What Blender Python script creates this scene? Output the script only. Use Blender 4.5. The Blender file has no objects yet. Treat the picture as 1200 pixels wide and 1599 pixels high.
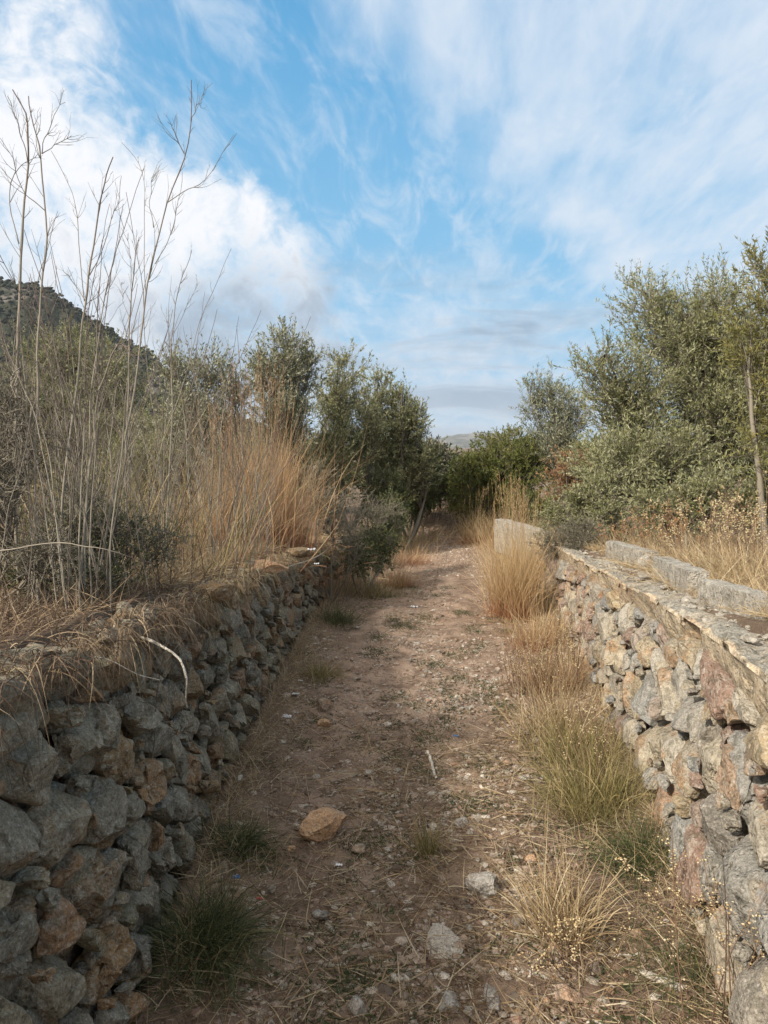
import bpy, math, random
import numpy as np
from mathutils import Vector, noise
R = math.radians
rng = np.random.default_rng(7)
random.seed(7)
scene = bpy.context.scene
COL = scene.collection

# ------------------------------------------------------------------ camera
CAMH, PITCH, YAW, FPX = 1.6, R(4.8), R(4.3), 1200.0
cam_d = bpy.data.cameras.new("camera")
cam = bpy.data.objects.new("camera", cam_d); COL.objects.link(cam)
cam.location = (0, 0, CAMH); cam.rotation_euler = (R(90) - PITCH, 0, YAW)
cam_d.sensor_fit = 'VERTICAL'; cam_d.sensor_height = 24; cam_d.lens = 24 * FPX / 1599
cam_d.clip_start = 0.05; cam_d.clip_end = 12000
scene.camera = cam

# ------------------------------------------------------------------ light, sky, exposure
SUN_EL, SUN_DIR = R(36), (-0.66, -0.75)
scene.view_settings.view_transform = 'Standard'; scene.view_settings.look = 'None'
scene.view_settings.exposure = 0.12; scene.view_settings.gamma = 1.0
sun_d = bpy.data.lights.new("sun", 'SUN'); sun_d.energy = 5.0; sun_d.angle = R(2.5); sun_d.color = (1, .91, .79)
sun = bpy.data.objects.new("sun", sun_d); COL.objects.link(sun)
sd = Vector((SUN_DIR[0] * math.cos(SUN_EL), SUN_DIR[1] * math.cos(SUN_EL), math.sin(SUN_EL))).normalized()
sun.rotation_euler = sd.to_track_quat('Z', 'Y').to_euler()

def P(px, py, t):
    """point seen at photo pixel (px,py) at depth t metres"""
    u, v = (px - 600) / FPX, (799.5 - py) / FPX
    f = (math.cos(PITCH) + v * math.sin(PITCH)) * t
    z = (v * math.cos(PITCH) - math.sin(PITCH)) * t
    x = u * t
    return np.array([x * math.cos(YAW) - f * math.sin(YAW), x * math.sin(YAW) + f * math.cos(YAW), CAMH + z])
def PZ(px, py, z=0.0):
    """point seen at photo pixel on the horizontal plane of height z"""
    v = (799.5 - py) / FPX
    return P(px, py, (z - CAMH) / (v * math.cos(PITCH) - math.sin(PITCH)))

class NT:
    def __init__(s, tree): s.t = tree; s.n = tree.nodes; s.l = tree.links
    def __call__(s, typ, ins=None, **kw):
        n = s.n.new(typ)
        for k, v in kw.items(): setattr(n, k, v)
        if ins:
            for k, v in ins.items():
                if isinstance(v, bpy.types.NodeSocket): s.l.new(v, n.inputs[k])
                else: n.inputs[k].default_value = v
        return n
    def math(s, op, a, b=0.0, clamp=False):
        return s('ShaderNodeMath', {0: a, 1: b}, operation=op, use_clamp=clamp).outputs[0]
    def mix(s, f, a, b, mode='MIX'):
        c = lambda x: x if isinstance(x, bpy.types.NodeSocket) or len(x) == 4 else (*x, 1)
        return s('ShaderNodeMix', {0: f, 6: c(a), 7: c(b)}, data_type='RGBA', blend_type=mode).outputs[2]
    def noise(s, vec, scale, detail=4, rough=.5, dist=0.0):
        return s('ShaderNodeTexNoise', {'Vector': vec, 'Scale': scale, 'Detail': detail, 'Roughness': rough, 'Distortion': dist}).outputs[0]
    def rng(s, v, a, b, c=0.0, d=1.0, smooth=True):
        return s('ShaderNodeMapRange', {0: v, 1: a, 2: b, 3: c, 4: d}, interpolation_type='SMOOTHSTEP' if smooth else 'LINEAR').outputs[0]
    def ramp(s, f, stops, interp='LINEAR'):
        n = s('ShaderNodeValToRGB', {0: f}); cr = n.color_ramp; cr.interpolation = interp
        while len(cr.elements) < len(stops): cr.elements.new(.5)
        for e, (p, c) in zip(cr.elements, stops): e.position = p; e.color = (*c, 1)
        return n.outputs[0]

world = bpy.data.worlds.new("World"); scene.world = world; world.use_nodes = True
def build_sky():
    w = NT(world.node_tree); w.n.clear()
    out = w('ShaderNodeOutputWorld')
    sky = w('ShaderNodeTexSky', sky_type='NISHITA', sun_disc=False, sun_elevation=SUN_EL,
            sun_rotation=math.atan2(SUN_DIR[0], SUN_DIR[1]), air_density=1.0, dust_density=0.3, ozone_density=1.5)
    tc = w('ShaderNodeTexCoord').outputs['Generated']
    nrm = w('ShaderNodeVectorMath', {0: tc}, operation='NORMALIZE').outputs[0]
    sep = w('ShaderNodeSeparateXYZ', {0: nrm})
    den = w.math('MAXIMUM', w.math('ADD', sep.outputs[2], .10), .04)
    q = w('ShaderNodeCombineXYZ', {0: w.math('DIVIDE', sep.outputs[0], den), 1: w.math('DIVIDE', sep.outputs[1], den), 2: 0.0}).outputs[0]
    def blob(px, py, r0, r1, amt):
        d = Vector(P(px, py, 1) - np.array([0, 0, CAMH])).normalized()
        dt = w('ShaderNodeVectorMath', {0: nrm, 1: tuple(d)}, operation='DOT_PRODUCT').outputs[1]
        return w.math('MULTIPLY', w.rng(dt, math.cos(R(r1)), math.cos(R(r0))), amt)
    def total(lst):
        a = blob(*lst[0])
        for b in lst[1:]: a = w.math('ADD', a, blob(*b))
        return a
    # heaped cloud
    warp = w('ShaderNodeVectorMath', {0: w('ShaderNodeTexNoise', {'Vector': nrm, 'Scale': 5.0, 'Detail': 4}).outputs[1], 1: (.5, .5, .5)}, operation='SUBTRACT').outputs[0]
    nw = w('ShaderNodeVectorMath', {0: nrm, 1: w('ShaderNodeVectorMath', {0: warp, 'Scale': .09}, operation='SCALE').outputs[0]}, operation='ADD').outputs[0]
    def ex(v, k=1.7): return w.math('ADD', w.math('MULTIPLY', w.math('SUBTRACT', v, .5), k), .5)
    n1 = ex(w.noise(nw, 7.5, 10, .60, .15), 2.1); n2 = ex(w.noise(nw, 26.0, 8, .60, .3), 2.0)
    nn = w.math('ADD', w.math('MULTIPLY', n1, .55), w.math('MULTIPLY', n2, .45))
    cum = w('ShaderNodeClamp', {0: total([(100, 400, 6, 15, .30), (350, 290, 2, 11, .26), (480, 330, 1, 7, .14), (430, 450, 1, 9, .20), (300, 540, 3, 12, .30), (20, 110, 1, 7, .30), (170, 20, 1, 6, .20),
                 (200, 130, 1, 7, -.40), (380, 130, 3, 9, -.34), (560, 280, 3, 9, -.28), (750, 330, 5, 16, -.34), (950, 500, 3, 12, -.2), (600, 80, 4, 14, -.2),
                 (1000, 120, 8, 20, -.3), (610, 600, 1, 6, .12)]), 1: -.4, 2: .36}).outputs[0]
    mc = w.rng(w.math('ADD', nn, cum), .40, .92)
    # thin high veil, streaked
    mp = w('ShaderNodeMapping', {'Vector': q, 'Rotation': (0, 0, R(15)), 'Scale': (2.2, 1.2, 1)}).outputs[0]
    n3 = ex(w.noise(mp, 1.5, 10, .58, .35), 1.8)
    mp2 = w('ShaderNodeMapping', {'Vector': q, 'Rotation': (0, 0, R(-28)), 'Scale': (5.2, 1.3, 1)}).outputs[0]
    n4 = ex(w.noise(mp2, 1.4, 8, .60, .25), 1.7)
    veil = w('ShaderNodeClamp', {0: total([(1080, 90, 6, 20, .36), (1080, 260, 2, 12, .24), (860, 60, 3, 14, .18), (1250, 200, 5, 18, .2), (560, 25, 1, 9, .22), (250, 20, 1, 8, .2), (640, 500, 1, 11, .14), (760, 570, 1, 9, .14),
                  (330, 120, 3, 9, -.26), (480, 200, 4, 10, -.22), (620, 290, 3, 10, -.16), (900, 420, 3, 10, -.14), (760, 300, 2, 9, -.06)]), 1: -.4, 2: .42}).outputs[0]
    mv = w.rng(w.math('ADD', w.math('ADD', w.math('MULTIPLY', n3, .6), w.math('MULTIPLY', n4, .4)), veil), .36, 1.30, 0, .92)
    # flat banks low down
    bk = w('ShaderNodeMapping', {'Vector': w('ShaderNodeVectorMath', {0: nrm, 1: w('ShaderNodeVectorMath', {0: warp, 'Scale': .05}, operation='SCALE').outputs[0]}, operation='ADD').outputs[0], 'Scale': (3.2, 3.2, 26)}).outputs[0]
    n5 = ex(w.noise(bk, 1.0, 7, .58, .4), 1.5)
    low = w.rng(sep.outputs[2], .34, .04, 0, 1)
    mb = w.math('MULTIPLY', w.rng(w.math('ADD', n5, w.math('MULTIPLY', low, .18)), .47, .92), w.rng(sep.outputs[2], .26, .13, 0, .9))
    shade = w.rng(w.math('ADD', nn, total([(150, 260, 3, 10, -.20), (380, 300, 3, 9, -.16), (60, 120, 2, 9, -.2), (420, 520, 1, 9, .36), (100, 430, 2, 9, .12), (260, 430, 2, 8, .05), (640, 590, 1, 7, .25), (350, 570, 1, 8, .16)])), .40, 1.0)
    cumc = w.mix(shade, (.92, .93, .96), (.38, .47, .58))
    veilc = (.72, .79, .88, 1)
    skyc = w.mix(1.0, sky.outputs[0], (.125, .30, .27), 'MULTIPLY')
    skyc = w.mix(.85, skyc, (.062, .300, .610))
    c = w.mix(w.rng(sep.outputs[2], .62, .05, 0, .9), skyc, (.26, .54, .80))
    fib = w.noise(w('ShaderNodeMapping', {'Vector': q, 'Rotation': (0, 0, R(8)), 'Scale': (7.5, 2.2, 1)}).outputs[0], 1.2, 9, .62, .5)
    c = w.mix(w.math('MULTIPLY', w.rng(fib, .42, .72), .5), c, veilc)
    c = w.mix(mv, c, veilc)
    c = w.mix(mb, c, w.mix(w.rng(n5, .46, .74), (.62, .70, .79), (.30, .40, .52)))
    c = w.mix(mc, c, cumc)
    s_in = w('ShaderNodeMapRange', {0: sep.outputs[2], 1: -.02, 2: .03}).outputs[0]
    # added fill light: brighter unseen sky overhead, behind the camera and around the sun
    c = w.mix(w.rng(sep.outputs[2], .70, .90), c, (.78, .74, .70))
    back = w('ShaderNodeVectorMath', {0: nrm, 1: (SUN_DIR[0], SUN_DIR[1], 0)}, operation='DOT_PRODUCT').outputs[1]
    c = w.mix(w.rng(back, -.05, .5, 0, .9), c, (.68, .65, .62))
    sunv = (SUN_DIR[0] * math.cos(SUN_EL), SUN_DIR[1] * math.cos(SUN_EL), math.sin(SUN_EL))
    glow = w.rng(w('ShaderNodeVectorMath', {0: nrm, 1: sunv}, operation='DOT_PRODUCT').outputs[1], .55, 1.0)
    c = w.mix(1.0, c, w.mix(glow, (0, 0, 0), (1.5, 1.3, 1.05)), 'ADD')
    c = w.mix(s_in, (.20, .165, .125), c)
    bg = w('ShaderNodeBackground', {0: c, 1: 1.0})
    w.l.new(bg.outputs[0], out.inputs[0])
build_sky()

# ------------------------------------------------------------------ helpers: meshes
class Acc:
    """collects geometry; every vertex carries col = (random per piece, position along piece, extra)"""
    def __init__(s): s.V = []; s.Q = []; s.T = []; s.C = []; s.n = 0
    def add(s, V, C, Q=None, T=None):
        V = np.asarray(V, float).reshape(-1, 3); s.V.append(V)
        C = np.asarray(C, float)
        if C.ndim == 1: C = np.tile(C, (len(V), 1))
        s.C.append(C)
        if Q is not None and len(Q): s.Q.append(np.asarray(Q).reshape(-1, 4) + s.n)
        if T is not None and len(T): s.T.append(np.asarray(T).reshape(-1, 3) + s.n)
        s.n += len(V)
    def build(s, name, mat, parent=None, smooth=True, origin=(0, 0, 0)):
        V = np.concatenate(s.V) - np.asarray(origin, float); C = np.concatenate(s.C)
        Q = np.concatenate(s.Q) if s.Q else np.zeros((0, 4), int)
        T = np.concatenate(s.T) if s.T else np.zeros((0, 3), int)
        me = bpy.data.meshes.new(name)
        me.vertices.add(len(V)); me.vertices.foreach_set('co', V.ravel().astype('f'))
        nl = Q.size + T.size
        me.loops.add(nl); me.loops.foreach_set('vertex_index', np.concatenate([Q.ravel(), T.ravel()]).astype('i'))
        npoly = len(Q) + len(T); me.polygons.add(npoly)
        st = np.concatenate([np.arange(len(Q)) * 4, Q.size + np.arange(len(T)) * 3])
        me.polygons.foreach_set('loop_start', st.astype('i'))
        me.polygons.foreach_set('use_smooth', np.full(npoly, smooth))
        a = me.attributes.new('col', 'FLOAT_COLOR', 'POINT')
        C4 = np.ones((len(V), 4)); C4[:, :3] = C
        a.data.foreach_set('color', C4.ravel().astype('f'))
        me.update(calc_edges=True); me.validate()
        me.materials.append(mat)
        o = bpy.data.objects.new(name, me); COL.objects.link(o)
        if parent is not None: o.parent = parent
        else: o.location = origin
        return o

def unit(v): return v / np.maximum(np.linalg.norm(v, axis=-1, keepdims=True), 1e-9)
def rdir(n): return unit(rng.normal(size=(n, 3)))

def blades(acc, base, d, L, W, droop=0.0, seg=4, rnd=None, extra=0.0, curl=0.15, leaf=False):
    """flat tapering ribbons (grass, straw, leaves of grass)"""
    base = np.asarray(base, float); n = len(base)
    if n == 0: return
    d = unit(d); L = np.broadcast_to(L, (n,)); W = np.broadcast_to(W, (n,)); droop = np.broadcast_to(droop, (n,))
    rnd = rng.random(n) if rnd is None else rnd
    side = unit(np.cross(d, rdir(n))); cv = rdir(n) * curl
    s = np.linspace(0, 1, seg + 1)
    c = base[:, None] + d[:, None] * (L[:, None] * s)[..., None] + cv[:, None] * (L[:, None] * s ** 2)[..., None]
    c[..., 2] -= (droop * L)[:, None] * s ** 2.2
    prof = np.sin(np.pi * np.clip(s * .9 + .1, 0, 1)) + .02 if leaf else np.maximum(1 - s ** 2.2, .12)
    w = side[:, None] * (W[:, None] * prof * .5)[..., None]
    V = np.stack([c - w, c + w], 2)
    C = np.zeros((n, seg + 1, 2, 3)); C[..., 0] = rnd[:, None, None]; C[..., 1] = s[None, :, None]; C[..., 2] = extra
    k = np.arange(seg) * 2
    q = np.stack([k, k + 1, k + 3, k + 2], 1)
    Q = (np.arange(n) * 2 * (seg + 1))[:, None, None] + q
    acc.add(V.reshape(-1, 3), C.reshape(-1, 3), Q=Q.reshape(-1, 4))

def tubes(acc, Pt, Rd, sides=4, rnd=None, extra=0.0):
    """n tubes of k points each: Pt (n,k,3), Rd (n,k)"""
    Pt = np.asarray(Pt, float); n, k = Pt.shape[:2]
    if n == 0: return
    Rd = np.broadcast_to(Rd, (n, k)); rnd = rng.random(n) if rnd is None else np.broadcast_to(rnd, (n,))
    T = unit(np.gradient(Pt, axis=1)); ref = np.tile(np.array([.31, .87, .12]), (n, 1, 1))
    A = unit(np.cross(T, ref)); B = np.cross(T, A)
    an = np.arange(sides) / sides * 2 * np.pi
    V = Pt[:, :, None] + (A[:, :, None] * np.cos(an)[None, None, :, None] + B[:, :, None] * np.sin(an)[None, None, :, None]) * Rd[..., None, None]
    C = np.zeros((n, k, sides, 3)); C[..., 0] = rnd[:, None, None]; C[..., 1] = np.linspace(0, 1, k)[None, :, None]; C[..., 2] = extra
    i = np.arange(k - 1)[:, None] * sides; j = np.arange(sides)[None]; j2 = (j + 1) % sides
    q = np.stack([i + j, i + j2, i + sides + j2, i + sides + j], -1).reshape(-1, 4)
    Q = (np.arange(n) * k * sides)[:, None, None] + q
    acc.add(V.reshape(-1, 3), C.reshape(-1, 3), Q=Q.reshape(-1, 4))

def ico(sub):
    import bmesh
    bm = bmesh.new(); bmesh.ops.create_icosphere(bm, subdivisions=sub, radius=1)
    V = np.array([v.co[:] for v in bm.verts]); T = np.array([[v.index for v in f.verts] for f in bm.faces]); bm.free()
    return V, T
ICO = {k: ico(k) for k in (1, 2, 3, 4)}
def fbm(v, s, o=4, off=0.0):
    return np.array([noise.fractal(Vector((p[0] * s + off, p[1] * s - off, p[2] * s + off * .5)), .9, 2.1, o) for p in v])

def rock(acc, c, size, sub=3, rnd=None, extra=0.0, cuts=9, rough=.10, rot=None, seed=None):
    V, T = ICO[sub]; V = V.copy()
    for _ in range(cuts):
        nrm = rdir(1)[0]; dd = rng.uniform(.55, .9)
        e = V @ nrm - dd; V -= np.maximum(e, 0)[:, None] * nrm
    off = rng.uniform(0, 50)
    f = fbm(V, 1.6, 4, off) * rough * 1.3 + fbm(V, 6, 2, off) * rough * .3
    V = V * (1 + f)[:, None] * np.asarray(size)
    a = rng.uniform(0, 6.28) if rot is None else rot
    ca, sa = math.cos(a), math.sin(a)
    V = V @ np.array([[ca, sa, 0], [-sa, ca, 0], [0, 0, 1]])
    b = rng.uniform(-.25, .25); cb, sb = math.cos(b), math.sin(b)
    V = V @ np.array([[1, 0, 0], [0, cb, sb], [0, -sb, cb]])
    acc.add(V + np.asarray(c), [rng.random() if rnd is None else rnd, .5, extra], T=T)

def small_rocks(acc, C, S, sub=1):
    n = len(C); V0, T = ICO[sub]
    V = V0[None] * (1 + rng.normal(0, .14, (n, len(V0), 1)))
    V = V * (S[:, None] * np.stack([rng.uniform(.8, 1.3, n), rng.uniform(.6, 1.1, n), rng.uniform(.4, .8, n)], 1))[:, None]
    a = rng.uniform(0, 6.28, n); ca, sa = np.cos(a), np.sin(a); X, Y = V[..., 0].copy(), V[..., 1].copy()
    V[..., 0] = X * ca[:, None] - Y * sa[:, None]; V[..., 1] = X * sa[:, None] + Y * ca[:, None]
    V += C[:, None]
    Cc = np.zeros((n, len(V0), 3)); Cc[..., 0] = rng.random(n)[:, None]
    Tt = (np.arange(n) * len(V0))[:, None, None] + T
    acc.add(V.reshape(-1, 3), Cc.reshape(-1, 3), T=Tt.reshape(-1, 3))

def tag(o, label=None, cat=None, group=None, kind=None):
    if label: o['label'] = label
    if cat: o['category'] = cat
    if group: o['group'] = group
    if kind: o['kind'] = kind
    return o
def empty(name, loc, label, cat, group=None):
    o = bpy.data.objects.new(name, None); COL.objects.link(o); o.location = tuple(loc); o.empty_display_size = .1
    return tag(o, label, cat, group)
def copy_tree(o, loc, rz=0.0, sc=1.0, label=None, parent=None):
    c = o.copy(); COL.objects.link(c)
    if parent is None:
        c.location = tuple(loc); c.rotation_euler = (0, 0, rz); c.scale = (sc, sc, sc)
        if label: c['label'] = label
    else: c.parent = parent
    for ch in list(o.children): copy_tree(ch, None, parent=c)
    return c

# ------------------------------------------------------------------ materials
def new_mat(name):
    m = bpy.data.materials.new(name); m.use_nodes = True; w = NT(m.node_tree); w.n.clear(); return m, w
def finish(w, col, rough=.9, bump=None, bstr=.5, bdist=.01, trans=0.0, spec=.3):
    ins = {'Base Color': col, 'Roughness': rough, 'Specular IOR Level': spec}
    if bump is not None:
        ins['Normal'] = w('ShaderNodeBump', {'Height': bump, 'Strength': bstr, 'Distance': bdist}).outputs[0]
    b = w('ShaderNodeBsdfPrincipled', ins); sh = b.outputs[0]
    if trans:
        t = w('ShaderNodeBsdfTranslucent', {0: col}); sh = w('ShaderNodeMixShader', {0: trans, 1: sh, 2: t.outputs[0]}).outputs[0]
    w.l.new(sh, w('ShaderNodeOutputMaterial').inputs[0])
def attr(w):
    a = w('ShaderNodeAttribute', attribute_name='col'); s = w('ShaderNodeSeparateColor', {0: a.outputs[0]})
    return s.outputs[0], s.outputs[1], s.outputs[2]
def stone_mat(name, stops, lichen=(.43, .40, .32), lich=.5, warm=(.36, .19, .075), warmamt=.5, scale=1.0):
    m, w = new_mat(name); r, t, e = attr(w)
    pos = w('ShaderNodeTexCoord').outputs['Object']
    off = w('ShaderNodeCombineXYZ', {0: w.math('MULTIPLY', r, 37.0), 1: w.math('MULTIPLY', r, 91.0), 2: 0.0}).outputs[0]
    v = w('ShaderNodeVectorMath', {0: pos, 1: off}, operation='ADD').outputs[0]
    base = w.ramp(r, stops)
    n1 = w.noise(v, 9 * scale, 6, .65); n2 = w.noise(v, 38 * scale, 6, .7); n3 = w.noise(v, 150 * scale, 4, .7)
    c = w.mix(w.rng(n1, .35, .7, 0, .6), base, w.mix(.4, base, (.13, .11, .085)))
    sub = w.rng(w.math('FRACT', w.math('MULTIPLY', r, 17.3)), .45, .5)
    c = w.mix(w.math('MULTIPLY', w.math('MULTIPLY', w.rng(w.noise(v, 4 * scale, 5, .6), .50, .57), warmamt), w.math('ADD', w.math('MULTIPLY', sub, .9), .1)), c, warm)
    c = w.mix(w.math('MULTIPLY', w.rng(n2, .50, .60), lich), c, lichen)
    c = w.mix(w.math('MULTIPLY', w.rng(w.noise(v, 13 * scale, 6, .72), .56, .62), lich), c, tuple(x * 1.05 for x in lichen))
    sp = w.noise(v, 85 * scale, 5, .75)
    c = w.mix(w.math('MULTIPLY', w.rng(sp, .55, .64), .45), c, (.62, .60, .54))
    c = w.mix(w.math('MULTIPLY', w.rng(sp, .44, .36), .5), c, (.055, .05, .04))
    c = w.mix(w.math('MULTIPLY', w.rng(w.noise(v, 20 * scale, 5, .7), .47, .40), .45), c, (.09, .085, .06))
    c = w.mix(1.0, c, w.ramp(n3, [(.3, (.55, .54, .52)), (.55, (1.05, 1.05, 1.05))]), 'MULTIPLY')
    pits = w.rng(w('ShaderNodeTexVoronoi', {'Vector': v, 'Scale': 55 * scale}).outputs[0], .0, .45)
    h = w.math('ADD', w.math('MULTIPLY', n2, .9), w.math('ADD', w.math('MULTIPLY', sp, .5), w.math('MULTIPLY', pits, w.rng(n1, .42, .6, 0, .8))))
    finish(w, c, .93, h, .9, .012 / scale, spec=.25)
    return m
M = {}
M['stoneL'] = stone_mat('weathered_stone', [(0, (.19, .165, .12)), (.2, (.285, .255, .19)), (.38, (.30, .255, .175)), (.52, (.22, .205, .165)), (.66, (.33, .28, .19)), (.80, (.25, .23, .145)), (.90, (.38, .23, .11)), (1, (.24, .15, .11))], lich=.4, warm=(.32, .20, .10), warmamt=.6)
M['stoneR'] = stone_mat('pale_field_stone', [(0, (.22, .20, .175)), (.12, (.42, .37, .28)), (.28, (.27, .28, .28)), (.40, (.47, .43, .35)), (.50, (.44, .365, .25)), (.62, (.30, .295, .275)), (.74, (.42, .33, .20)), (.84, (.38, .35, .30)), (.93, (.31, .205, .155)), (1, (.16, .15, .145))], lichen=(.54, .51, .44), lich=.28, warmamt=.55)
M['pebble'] = stone_mat('loose_stone', [(0, (.42, .32, .25)), (.3, (.33, .24, .18)), (.5, (.48, .44, .38)), (.72, (.42, .26, .19)), (.85, (.58, .52, .45)), (1, (.72, .66, .58))], lich=.3, scale=1.5)
M['rock_orange'] = stone_mat('ochre_limestone', [(0, (.60, .37, .21)), (1, (.62, .39, .23))], lichen=(.66, .47, .31), lich=.35, warmamt=.3)
M['rock_grey'] = stone_mat('pitted_grey_limestone', [(0, (.40, .38, .34)), (1, (.42, .40, .37))], lichen=(.55, .53, .49), lich=.6, warmamt=.1)
M['mortar'] = stone_mat('crumbling_lime_render', [(0, (.60, .50, .36)), (.5, (.60, .49, .34)), (1, (.62, .53, .41))], lichen=(.58, .53, .44), lich=.45, warm=(.48, .31, .18), warmamt=.45, scale=.8)
M['captop'] = stone_mat('weathered_wall_top', [(0, (.40, .37, .31)), (1, (.40, .37, .31))], lichen=(.24, .23, .20), lich=.7, warm=(.45, .36, .25), warmamt=.4, scale=.8)
M['concrete'] = stone_mat('weathered_concrete', [(0, (.44, .41, .355)), (1, (.47, .44, .38))], lichen=(.30, .29, .26), lich=.6, warmamt=.08, scale=1.2)
M['bone'] = stone_mat('bleached_wood', [(0, (.50, .46, .38)), (1, (.62, .58, .50))], lichen=(.66, .62, .55), lich=.4, warmamt=.05, scale=2)

def ground_mat():
    m, w = new_mat('stony_earth'); pos = w('ShaderNodeTexCoord').outputs['Object']
    n0 = w.noise(pos, .9, 5, .6); n1 = w.noise(pos, 5, 7, .65, .3); n2 = w.noise(pos, 30, 6, .7); n3 = w.noise(pos, 130, 4, .7)
    c = w.ramp(n1, [(.28, (.17, .115, .083)), (.5, (.29, .205, .150)), (.7, (.42, .32, .245))])
    sep = w('ShaderNodeSeparateXYZ', {0: pos})
    # bare trodden earth further along the path, darker humus where litter gathers close by
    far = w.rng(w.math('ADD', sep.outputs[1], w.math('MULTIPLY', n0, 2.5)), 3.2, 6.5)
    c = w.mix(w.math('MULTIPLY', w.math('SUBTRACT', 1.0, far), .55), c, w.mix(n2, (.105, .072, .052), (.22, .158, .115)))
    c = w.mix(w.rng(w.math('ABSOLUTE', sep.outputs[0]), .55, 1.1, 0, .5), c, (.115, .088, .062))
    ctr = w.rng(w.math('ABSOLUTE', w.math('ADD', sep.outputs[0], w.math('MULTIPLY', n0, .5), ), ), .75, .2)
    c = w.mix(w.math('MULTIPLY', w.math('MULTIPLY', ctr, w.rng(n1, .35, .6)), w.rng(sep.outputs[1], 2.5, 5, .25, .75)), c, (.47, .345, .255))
    v1 = w('ShaderNodeTexVoronoi', {'Vector': pos, 'Scale': 60.0, 'Randomness': 1.0})
    peb = w.math('MULTIPLY', w.rng(v1.outputs[0], .42, .28), w.rng(w.noise(pos, 7, 3), .42, .60))
    pc = w.mix(w('ShaderNodeSeparateColor', {0: v1.outputs[1]}).outputs[0], (.22, .145, .10), (.42, .34, .27))
    c = w.mix(w.math('MULTIPLY', peb, .8), c, pc)
    c = w.mix(1.0, c, w.ramp(n3, [(.25, (.6, .6, .6)), (.6, (1, 1, 1))]), 'MULTIPLY')
    h = w.math('ADD', w.math('ADD', n2, w.math('MULTIPLY', n3, .5)), w.math('MULTIPLY', peb, .8))
    finish(w, c, .96, h, .8, .015, spec=.15)
    return m
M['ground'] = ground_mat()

def plant_mat(name, stops, tip=None, base=None, trans=.25, back=None, rough=.65, spec=.25):
    m, w = new_mat(name); r, t, e = attr(w)
    c = w.ramp(r, stops)
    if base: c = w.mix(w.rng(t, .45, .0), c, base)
    if tip: c = w.mix(w.rng(t, .5, 1.0), c, tip)
    if back:
        c = w.mix(w.math('MULTIPLY', w('ShaderNodeNewGeometry').outputs['Backfacing'], .75), c, back)
    finish(w, c, rough, trans=trans, spec=spec)
    return m
M['straw'] = plant_mat('dry_straw', [(0, (.22, .15, .085)), (.4, (.40, .29, .16)), (.75, (.50, .40, .24)), (1, (.58, .50, .35))], trans=.2)
M['litter'] = plant_mat('grass_litter', [(0, (.11, .075, .05)), (.45, (.22, .155, .10)), (.8, (.38, .30, .19)), (1, (.52, .45, .33))], trans=.1)
M['darkstraw'] = plant_mat('dark_dead_grass', [(0, (.07, .045, .03)), (.5, (.15, .10, .065)), (.85, (.27, .20, .125)), (1, (.42, .34, .22))], trans=.1)
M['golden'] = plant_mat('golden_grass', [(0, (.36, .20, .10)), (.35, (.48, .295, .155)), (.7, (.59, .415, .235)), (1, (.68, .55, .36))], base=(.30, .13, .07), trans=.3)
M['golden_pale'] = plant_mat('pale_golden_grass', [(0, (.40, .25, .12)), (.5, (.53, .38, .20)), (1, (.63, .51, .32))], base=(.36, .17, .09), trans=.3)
M['green'] = plant_mat('green_tuft', [(0, (.045, .065, .028)), (.5, (.075, .095, .038)), (.8, (.13, .135, .06)), (1, (.30, .25, .12))], tip=(.14, .13, .06), trans=.25)
M['olivegrass'] = plant_mat('greenish_straw', [(0, (.11, .115, .04)), (.4, (.20, .18, .07)), (.75, (.33, .26, .12)), (1, (.46, .37, .20))], trans=.25)
M['weedgreen'] = plant_mat('low_weed', [(0, (.04, .065, .025)), (1, (.085, .11, .045))], trans=.25)
M['stem'] = plant_mat('dry_stalk', [(0, (.11, .095, .075)), (.5, (.20, .175, .14)), (1, (.31, .28, .225))], tip=(.13, .095, .085), trans=0, rough=.8)
M['twig'] = plant_mat('brown_twig', [(0, (.10, .065, .045)), (.6, (.20, .125, .08)), (1, (.33, .24, .16))], trans=0, rough=.85)
M['bead'] = plant_mat('seed_heads', [(0, (.50, .36, .18)), (.6, (.66, .54, .32)), (1, (.74, .66, .46))], trans=.2)
M['rustbead'] = plant_mat('rusty_seed_heads', [(0, (.32, .15, .07)), (.6, (.48, .27, .13)), (1, (.62, .45, .25))], trans=.2)
M['bark'] = plant_mat('grey_bark', [(0, (.13, .115, .09)), (1, (.25, .225, .18))], trans=0, rough=.9)
M['olive'] = plant_mat('olive_leaves', [(0, (.11, .13, .045)), (.5, (.20, .215, .085)), (.85, (.31, .30, .14)), (1, (.36, .33, .17))], back=(.36, .36, .23), trans=.22, rough=.5, spec=.4)
M['olivegrey'] = plant_mat('silvery_olive_leaves', [(0, (.11, .125, .065)), (.5, (.18, .195, .11)), (1, (.30, .30, .19))], back=(.40, .41, .30), trans=.2, rough=.5, spec=.4)
M['yellowgreen'] = plant_mat('yellow_green_leaves', [(0, (.12, .12, .03)), (.5, (.21, .20, .055)), (.85, (.32, .28, .09)), (1, (.40, .30, .10))], back=(.25, .25, .12), trans=.28, rough=.5, spec=.35)
M['dark'] = plant_mat('dark_evergreen_leaves', [(0, (.045, .062, .020)), (.5, (.080, .10, .030)), (.85, (.14, .15, .05)), (1, (.24, .20, .07))], trans=.18, rough=.5, spec=.35)
M['rust'] = plant_mat('russet_leaves', [(0, (.20, .10, .055)), (.5, (.31, .18, .09)), (1, (.42, .32, .16))], trans=.25)
M['greyscrub'] = plant_mat('grey_scrub_leaves', [(0, (.10, .10, .07)), (.6, (.17, .16, .115)), (1, (.28, .25, .19))], trans=.15)
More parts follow.
